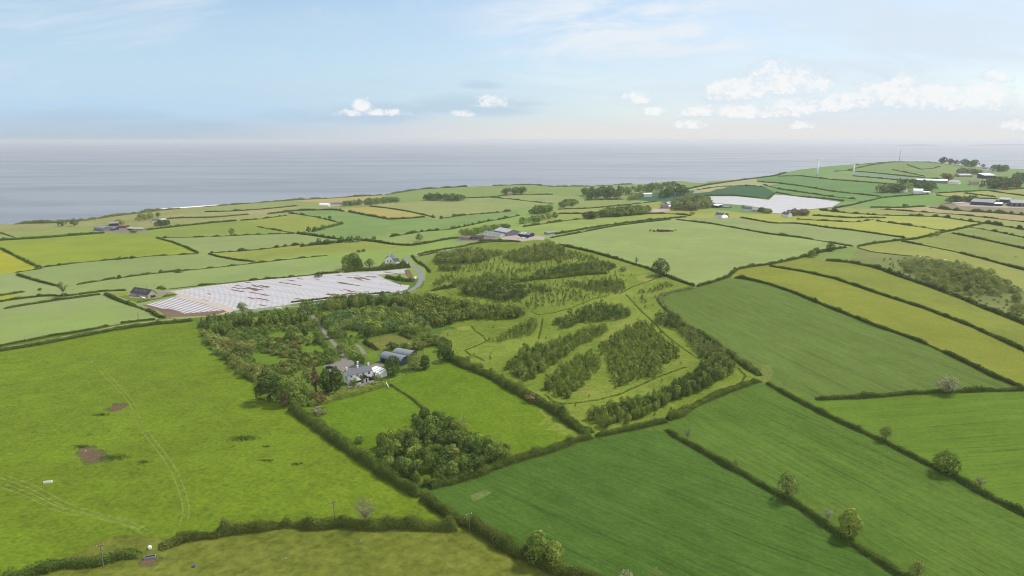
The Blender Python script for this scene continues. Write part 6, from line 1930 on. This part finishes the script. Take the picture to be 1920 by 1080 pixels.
def turbine(px, py, hpx, label, rot, phase):
    P = G([(px, py)])[0]
    h = hpx / pxm(P)
    e = empty('wind_turbine', P, rot)
    tag(e, label, 'wind turbine', 'wind turbines on the hill')
    MB().tube((0, 0, -1), (0, 0, h), h * 0.075, h * 0.05, 14).put('tower', 'turbine', e, True)
    MB().box(-h * 0.045, -h * 0.06, h, h * 0.045, h * 0.1, h * 1.08).put('nacelle', 'turbine', e)
    MB().tube((0, -h * 0.06, h * 1.028), (0, -h * 0.1, h * 1.028), h * 0.028, h * 0.01, 10).put('hub', 'turbine', e, True)
    for k in range(3):
        a = phase + k * 2 * math.pi / 3
        d = np.array([math.sin(a), 0, math.cos(a)])
        s = np.array([math.cos(a), 0, -math.sin(a)])
        c = np.array([0, -h * 0.08, h * 1.028])
        V, F = [], []
        R_ = h * 0.4
        for t, w in ((0.02, 0.03), (0.18, 0.055), (0.6, 0.035), (1.0, 0.012)):
            for sx, sy in ((-0.4, 0), (0, -0.25), (0.6, 0), (0, 0.25)):
                V.append(c + d * R_ * t + s * sx * h * w * 1.4 + np.array([0, sy * h * w * 0.8, 0]))
        for r in range(3):
            for j in range(4):
                F.append((r * 4 + j, r * 4 + (j + 1) % 4, r * 4 + 4 + (j + 1) % 4, r * 4 + 4 + j))
        F += [(3, 2, 1, 0), (12, 13, 14, 15)]
        put('blade', mesh('blade', V, F), [BM['turbine']], e)


def car(px, py, rz, body, label, L_=4.3, van=False):
    P = G([(px, py)])[0]
    e = empty('parked_van' if van else 'parked_car', P, rz)
    tag(e, label, 'van' if van else 'car')
    top = 1.95 if van else 1.45
    a = L_ / 2
    if van:
        pr = [(-a, 0.35), (a, 0.35), (a, 1.0), (a - 0.9, 1.15), (a - 1.4, top), (-a + 0.05, top)]
    else:
        pr = [(-a, 0.35), (a, 0.35), (a, 0.8), (a - 1.15, 0.95), (a - 1.75, top), (-a + 0.7, top), (-a + 0.05, 0.95)]
    m = MB()
    n = len(pr)
    m.V = [(x, -0.85, z) for x, z in pr] + [(x, 0.85, z) for x, z in pr]
    m.F = [tuple(range(n)), tuple(range(2 * n - 1, n - 1, -1))] + [(k, n + k, n + (k + 1) % n, (k + 1) % n) for k in range(n)]
    b = m.put('body', body, e)
    w = MB()
    z0, z1 = (1.1, 1.75) if van else (0.98, 1.36)
    xs = (-a + 1.9, a - 1.45) if van else (-a + 0.75, a - 1.7)
    for y in (-0.87, 0.853):
        w.box(xs[0], y, z0, xs[1], y + 0.017, z1)
    w.put('side_window', 'glass', b)
    for x in (-a + 0.8, a - 0.8):
        for y in (-0.9, 0.7):
            MB().tube((x, y, 0.32), (x, y + 0.2, 0.32), 0.32, 0.32, 12).put('wheel', 'rubber', e)


def skin(name, V, Ed, Rr, mat, sub=1):
    import bmesh
    bm = bmesh.new()
    sl = bm.verts.layers.skin.verify()
    vs = [bm.verts.new(v) for v in V]
    for a, b in Ed:
        bm.edges.new((vs[a], vs[b]))
    for v, r in zip(vs, Rr):
        v[sl].radius = (r, r) if not isinstance(r, tuple) else r
    vs[0][sl].use_root = True
    me = bpy.data.meshes.new(name)
    bm.to_mesh(me)
    bm.free()
    me.materials.append(mat)
    o = put(name, me)
    o.modifiers.new('skin', 'SKIN')
    s = o.modifiers.new('smooth', 'SUBSURF')
    s.levels = s.render_levels = sub
    return o


def build_cattle():
    V = [(-0.7, 0, 1.1), (0, 0, 1.05), (0.65, 0, 1.12), (1.05, 0, 1.1), (1.35, 0, 0.85), (1.55, 0, 0.55),
         (-0.75, 0.2, 0.75), (-0.85, 0.22, 0.42), (-0.78, 0.22, 0.04), (-0.75, -0.2, 0.75), (-0.85, -0.22, 0.42), (-0.78, -0.22, 0.04),
         (0.68, 0.2, 0.7), (0.7, 0.21, 0.4), (0.68, 0.21, 0.04), (0.68, -0.2, 0.7), (0.7, -0.21, 0.4), (0.68, -0.21, 0.04), (-1.0, 0, 1.15), (-1.08, 0, 0.6)]
    Ed = [(0, 1), (1, 2), (2, 3), (3, 4), (4, 5), (0, 6), (6, 7), (7, 8), (0, 9), (9, 10), (10, 11), (2, 12), (12, 13), (13, 14), (2, 15), (15, 16), (16, 17), (0, 18), (18, 19)]
    Rr = [0.34, 0.4, 0.36, 0.2, 0.17, 0.1, 0.16, 0.08, 0.06, 0.16, 0.08, 0.06, 0.13, 0.07, 0.055, 0.13, 0.07, 0.055, 0.06, 0.04]
    protos = {}
    for px, py, m, rz in ((1772, 489.5, 'white', 2.9), (1720, 481.5, 'dark', 0.4), (1725, 482.5, 'white', 1.2), (1731, 482.5, 'cream', 2.0), (1737, 483.5, 'dark', 0.2), (1742, 484, 'rust', 2.6), (1904, 482.5, 'cream', 0.3), (1745, 467, 'rust', 1.0)):
        lab = {(1772): 'white cow grazing alone right of the herd above the scrub wood', 1904: 'cream cow far right in the pasture above the scrub wood', 1745: 'brown cow alone higher up above the scrub wood'}.get(px)
        if m not in protos:
            o = protos[m] = skin('cow', V, Ed, Rr, BM[m])
        else:
            o = protos[m].copy()
            COL.objects.link(o)
        o.location = G([(px, py)])[0]
        o.rotation_euler = (0, 0, rz)
        o.scale = (1.15, 1.15, 1.15)
        tag(o, lab or {'dark': 'dark cow in the little herd by the thin fence line', 'white': 'white cow within the little herd by the thin fence line', 'cream': 'cream cow within the little herd by the thin fence line', 'rust': 'brown cow at the end of the little herd'}[m], 'cow', 'cattle above the scrub wood')


def build_things():
    for a in ((194, 1064, 42, 'pale pole standing in the short hedge left of the muddy gateway'), (628, 984, 44, 'pole with white insulators behind the long rounded hedge'), (880, 997, 34, 'pole on the corner where the pasture hedge meets the darkest field'),
              (735, 887, 24, 'pole beside the copse on the pasture hedge'), (869, 808, 26, 'dark pole in the paddock right of the copse'), (1099, 649, 23, 'pale pole on the mown strip between the plantation blocks'),
              (979, 721, 15, 'pole on the rough meadow hedge left of the small sloping block'), (1177, 592, 13, 'pole at the right end of the wide middle block'), (751, 536, 32, 'tall pole at the rounded end of the plastic rows'),
              (762, 580, 16, 'pole rising out of the trees below the road'), (260, 603, 17, 'dark pole on the farm track near the bungalow'), (190, 448, 11, 'far pole above the buttercup field'), (888, 464, 10, 'far pole on the bright strip below the wooden sheds'), (1054, 787, 11, 'short pole on the rough meadow hedge near the cereal corner')):
        pole(*a, arm=a[0] not in (260, 888), rz=0.5)
    turbine(1532, 330, 29, 'left white wind turbine on the hill', 1.15, 0.3)
    turbine(1600, 329.5, 22, 'right white wind turbine on the hill', 1.15, 0.1)
    P = G([(1686, 303.5)])[0]
    h = 22 / pxm(P)
    e = empty('radio_mast', P)
    tag(e, 'thin grey mast on the hilltop skyline', 'mast')
    MB().tube((0, 0, -1), (0, 0, h), 0.9, 0.35, 6).put('mast_pole', 'grey_sheet', e)
    MB().box(-0.8, -0.8, h * 0.7, 0.8, 0.8, h * 0.74).put('antenna', 'grey', e)
    car(267, 560, 0.1, 'white', 'white car on the yard in front of the dark-roofed bungalow')
    car(288, 557, 1.4, 'dark', 'dark car at the right gable of the dark-roofed bungalow')
    car(618, 691, 0.5, 'dark', 'dark car on the gravel above the farmhouse garden')
    car(697, 712, 0.3, 'dark', 'dark car on the paved front of the farmhouse')
    car(973, 446.5, 0.6, 'white', 'left white van in front of the blue-grey farmyard shed', 5, True)
    car(982, 447.5, 0.9, 'white', 'right white van in front of the blue-grey farmyard shed', 5, True)
    car(989, 446.5, 1.2, 'dark', 'dark car at the right of the farmyard vans')
    car(524, 582, 0.2, 'white', 'white van on the road by the plastic rows', 5, True)
    car(779, 523, 1.3, 'white', 'white van parked inside the road bend', 5, True)
    for x, c in ((1790, 'white'), (1797, 'white'), (1804, 'white')):
        P = G([(x, 383 - (x - 1790) * 0.05)])[0]
        e = empty('caravan', P, 0.2)
        tag(e, {1790: 'left', 1797: 'middle', 1804: 'right'}[x] + ' white caravan left of the big grey sheds', 'caravan', 'caravans by the sheds')
        MB().prism([(-1.2, 0.5), (1.2, 0.5), (1.25, 2.2), (0.9, 2.9), (-0.9, 2.9), (-1.25, 2.2)], -3.2, 3.2).put('body', c, e)
        MB().box(-2.2, -1.3, 1.5, 2.2, -1.26, 2.2).put('window', 'glass', e)
    # boat and its wake
    P = np.array(flat(277, 393.6, 0) + (0,))
    e = empty('motor_boat', P, math.pi)
    tag(e, 'small dark boat heading left with a long white wake', 'boat')
    m = MB()
    hull = [(-6, 0), (-6, 1.7), (3, 1.8), (7.5, 0.05), (3, -1.8), (-6, -1.7)]
    m.V = [(x, y * 0.75, -0.2) for x, y in hull] + [(x, y, 1.5 + max(0, x) * 0.1) for x, y in hull]
    m.F = [tuple(range(5, -1, -1)), tuple(range(6, 12))] + [(k, (k + 1) % 6, 6 + (k + 1) % 6, 6 + k) for k in range(6)]
    m.put('hull', 'dark', e)
    MB().box(-3.5, -1.1, 1.5, 1.2, 1.1, 3.4).put('cabin', 'grey', e)
    wk = np.array([flat(281 + 130 * t, 393.3 - 9.0 * t, 0) for t in np.linspace(0, 1, 40)])
    rr = np.random.default_rng(4)
    wd = np.interp(np.linspace(0, 1, 40), [0, 0.04, 0.5, 1], [2, 7, 12, 14]) * rr.uniform(0.75, 1.15, 40)
    a, b = side(wk, 1), side(wk, -1)
    t = (a - b) / 2
    V = np.concatenate([np.c_[wk + t * wd[:, None], np.full(40, 0.12)], np.c_[wk - t * wd[:, None], np.full(40, 0.12)]])
    F = np.array([(i, i + 1, 41 + i, 40 + i) for i in range(39)])
    o = put('wake', mesh('wake', V, F), [BM['white']])
    o['kind'] = 'structure'
    # things lying in the near fields
    def trough(px, py, rz, L_, W, mat, name, label, inner='dark'):
        e = empty(name, G([(px, py)])[0], rz)
        tag(e, label, 'trough')
        m = MB()
        for x0, y0, x1, y1 in ((-L_, -W, L_, -W + 0.1), (-L_, W - 0.1, L_, W), (-L_, -W + 0.1, -L_ + 0.1, W - 0.1), (L_ - 0.1, -W + 0.1, L_, W - 0.1)):
            m.box(x0, y0, 0.0, x1, y1, 0.62)
        m.box(-L_ + 0.1, -W + 0.1, 0.05, L_ - 0.1, W - 0.1, 0.15)
        m.put('basin', mat, e)
        MB().box(-L_ + 0.11, -W + 0.11, 0.3, L_ - 0.11, W - 0.11, 0.42).put('water', inner, e)
    trough(90, 905, 0.25, 1.35, 0.42, 'white', 'cattle_trough', 'long white trough lying in the bright pasture', 'grey')
    trough(281, 1046, 0.35, 1.5, 0.6, 'grey', 'water_trough', 'grey concrete trough with dark water in the muddy gateway')
    rr = np.random.default_rng(6)
    V, F = [], []
    for k, z in enumerate((0.0, 0.3, 0.65, 0.9, 1.05)):
        for j in range(10):
            an = j * 0.6283
            r = (0.5, 0.58, 0.56, 0.48, 0.2)[k] * rr.uniform(0.88, 1.1)
            V.append((r * math.cos(an), r * math.sin(an), z))
    for k in range(4):
        for j in range(10):
            F.append((k * 10 + j, k * 10 + (j + 1) % 10, k * 10 + 10 + (j + 1) % 10, k * 10 + 10 + j))
    F.append(tuple(range(40, 50)))
    o = put('bulk_bag', mesh('bulk_bag', V, F, True), [BM['white']], loc=G([(281, 1029)])[0])
    tag(o, 'bulging white bag standing in the muddy gateway', 'bag')
    for px, py, m, nm, lab in ((364, 1063, 'blue', 'feed_drum', 'small blue drum lying in the olive field'), (573, 993, 'red', 'feed_bucket', 'small red bucket at the foot of the long rounded hedge')):
        mb = MB().tube((0, 0, 0), (0, 0, 0.5), 0.3, 0.36, 12).tube((0, 0, 0.5), (0, 0, 0.56), 0.4, 0.4, 12)
        o = mb.put(nm, m)
        o.location = G([(px, py)])[0]
        tag(o, lab, 'drum' if m == 'blue' else 'bucket')
    V, F = [], []
    for k in range(7):
        an = k * 0.9
        r = 0.4 * rr.uniform(0.7, 1.2)
        V.append((r * math.cos(an), r * math.sin(an), 0))
        V.append((r * 0.6 * math.cos(an), r * 0.6 * math.sin(an), 0.3 * rr.uniform(0.7, 1.3)))
    F = [(2 * k, 2 * ((k + 1) % 7), 2 * ((k + 1) % 7) + 1, 2 * k + 1) for k in range(7)] + [tuple(2 * k + 1 for k in range(7))]
    for px, py, lab, s in ((171, 679, 'pale stone lying high in the bright pasture', 1.6), (160, 846, 'pale stones lump on the larger mud patch', 1.2), (676, 1014, 'white stone in the olive field under the rounded hedge', 1.0), (536, 1047, 'white stone low in the olive field', 0.9)):
        o = put('field_stone', mesh('field_stone', V, F), [BM['grey']], loc=G([(px, py)])[0])
        o.scale = (s, s, s)
        tag(o, lab, 'stone')

    NV = []
    for px, py, w, d, lab in ((457, 822, 6.0, 3.2, 'largest dark nettle patch in the bright pasture'), (498, 864, 2.6, 1.0, 'small dark nettle patch below the largest one, left of two'), (556, 870, 2.4, 1.4, 'small dark nettle patch below the largest one, right of two'), (216, 858, 5.0, 2.6, 'dark tufts on the right rim of the larger mud patch'), (152, 838, 3.6, 1.6, 'dark tufts on the upper left rim of the larger mud patch'), (190, 778, 4.4, 1.6, 'dark tufts left below the smaller mud patch'), (270, 867, 3.2, 1.2, 'dark tufts right of the larger mud patch'), (500, 837, 2.0, 1.0, 'small dark tuft right of the largest nettle patch')):
        n = int(w * d * 26)
        xy = np.stack([rr.normal(0, w * 0.5, n), rr.normal(0, d * 0.5, n)], 1)
        c = G([(px, py)])[0]
        z = H(c[0] + xy[:, 0], c[1] + xy[:, 1]) - c[2]
        NV.append(np.c_[c[0] + xy[:, 0], c[1] + xy[:, 1], c[2] + z + rr.uniform(0.05, 0.4, n)])
    NV = np.concatenate(NV)
    Vq, Fq = quads(NV, rr.normal(0, 0.6, NV.shape) + (0, 0, 1), rr.uniform(0.3, 0.7, len(NV)), rr)
    tag(put('nettles', mesh('nettles', Vq, Fq, tint=rr.uniform(0, 0.8, len(NV))), [LEAF['nettle']]), 'dark patches of nettles and rushes in the bright pasture', 'nettles', kind='stuff')

    def gate(p1, p2, mat, label, h=1.2):
        A, B = G([p1, p2])
        d = B - A
        n = float(np.hypot(d[0], d[1]))
        e = empty('field_gate', A, math.atan2(d[1], d[0]))
        tag(e, label, 'gate')
        for x in (0, n):
            MB().box(x - 0.1, -0.1, -0.3, x + 0.1, 0.1, h + 0.3).put('gate_post', 'timber', e)
        m = MB()
        for z in np.linspace(0.25, h, 5):
            m.box(0.12, -0.03, z - 0.05, n - 0.12, 0.03, z + 0.05)
        for x in (0.14, n / 2, n - 0.24):
            m.box(x, -0.055, 0.2, x + 0.1, -0.032, h + 0.05)
        m.put('gate_bars', mat, e)
    gate((724, 719), (729, 729), 'white', 'pale gate into the small paddock below the farmhouse hedge')
    gate((812, 681), (824, 681), 'steel', 'steel gate into the right paddock beside the dark gate tree')
    for p1, p2, lab in (((729, 716), (812, 683), 'wire fence with thin posts along the top of the right paddock'), ((1047, 780), (1047.5, 780.3), None)):
        if not lab:
            continue
        q = G(pxstep([p1, p2], 9))
        e = empty('wire_fence', q[0])
        tag(e, lab, 'fence')
        m = MB()
        w = MB()
        for i, p in enumerate(q):
            x, y, z = p - q[0]
            MB().box(x - 0.07, y - 0.07, z - 0.3, x + 0.07, y + 0.07, z + 1.15).put('fence_post', 'timber', e)
            if i:
                x0, y0, z0 = q[i - 1] - q[0]
                for hh in (0.4, 0.75, 1.05):
                    w.tube((x0, y0, z0 + hh), (x, y, z + hh), 0.02, 0.02, 4)
        w.put('wire', 'steel', e)
    # pink-brown heap in the pale green field
    V, F, T = [], [], []
    rr = np.random.default_rng(12)
    c = G([(1241, 434)])[0]
    n = 60
    C = np.stack([rr.normal(0, 7.5, n), rr.normal(0, 2.4, n), np.abs(rr.normal(0.9, 0.6, n))], 1)
    Vq, Fq = quads(np.repeat(C, 14, 0) + rr.normal(0, 0.8, (n * 14, 3)) * (1, 1, 0.5), rr.normal(0, 1, (n * 14, 3)) + (0, 0, 1), rr.uniform(0.8, 1.8, n * 14), rr)
    Vq[:, 2] = np.maximum(Vq[:, 2], -0.1)
    o = put('brush_heap', mesh('brush_heap', Vq, Fq, tint=rr.uniform(0, 1, len(Fq))), [leafmat('heap_brush', (128, 96, 84), (176, 140, 128), 0.1, 0.1)], loc=c)
    o.rotation_euler = (0, 0, -0.05)
    tag(o, 'pinkish brown heap of brush lying in the big pale green field', 'brush heap')


def long_grass():
    """unmown grass standing along both sides of every mown path"""
    rr = np.random.default_rng(21)
    A, B = [], []
    for kind, look, wd, line in RIBBON:
        if kind != 'mown_path':
            continue
        q = resample(G(pxstep(L(line), 6))[:, :2], 0.5)
        for sgn in (1,):
            e = side(q, sgn * (wd / 2 + 0.35))
            p = np.repeat(e, 4, 0) + rr.normal(0, 0.35, (len(e) * 4, 2))
            A.append(np.c_[p, H(p[:, 0], p[:, 1]) + rr.uniform(0.05, 0.5, len(p))])
    A = np.concatenate(A)
    V, F = quads(A, rr.normal(0, 0.7, A.shape) + (0, 0, 0.6), rr.uniform(0.35, 0.8, len(A)), rr)
    tag(put('long_grass', mesh('long_grass', V, F, tint=rr.uniform(0, 0.7, len(F))), [LEAF['verge']]), 'long unmown grass along the mown plantation paths', 'long grass', kind='stuff')


make_bmats()
long_grass()
build_houses()
build_things()
build_cattle()
# hedges inside the farm garden
for i, (w, h, lab, line, mat) in enumerate(((1.8, 1.9, 'brownish clipped hedge at the left side of the vegetable plots', '682,640 690,646 700,652 709,658', 'hedge_olive'), (1.8, 1.8, 'clipped hedge at the right side of the vegetable plots', '750,626 760,632 772,637', 'hedge_olive'),
                                           (2.6, 3.0, 'tall dark hedge behind the vegetable plots', '686,634 712,628 740,622 756,618', 'hedge'))):
    hedge(300 + i, w, h, 'o', lab, line, mat)
build_haze()
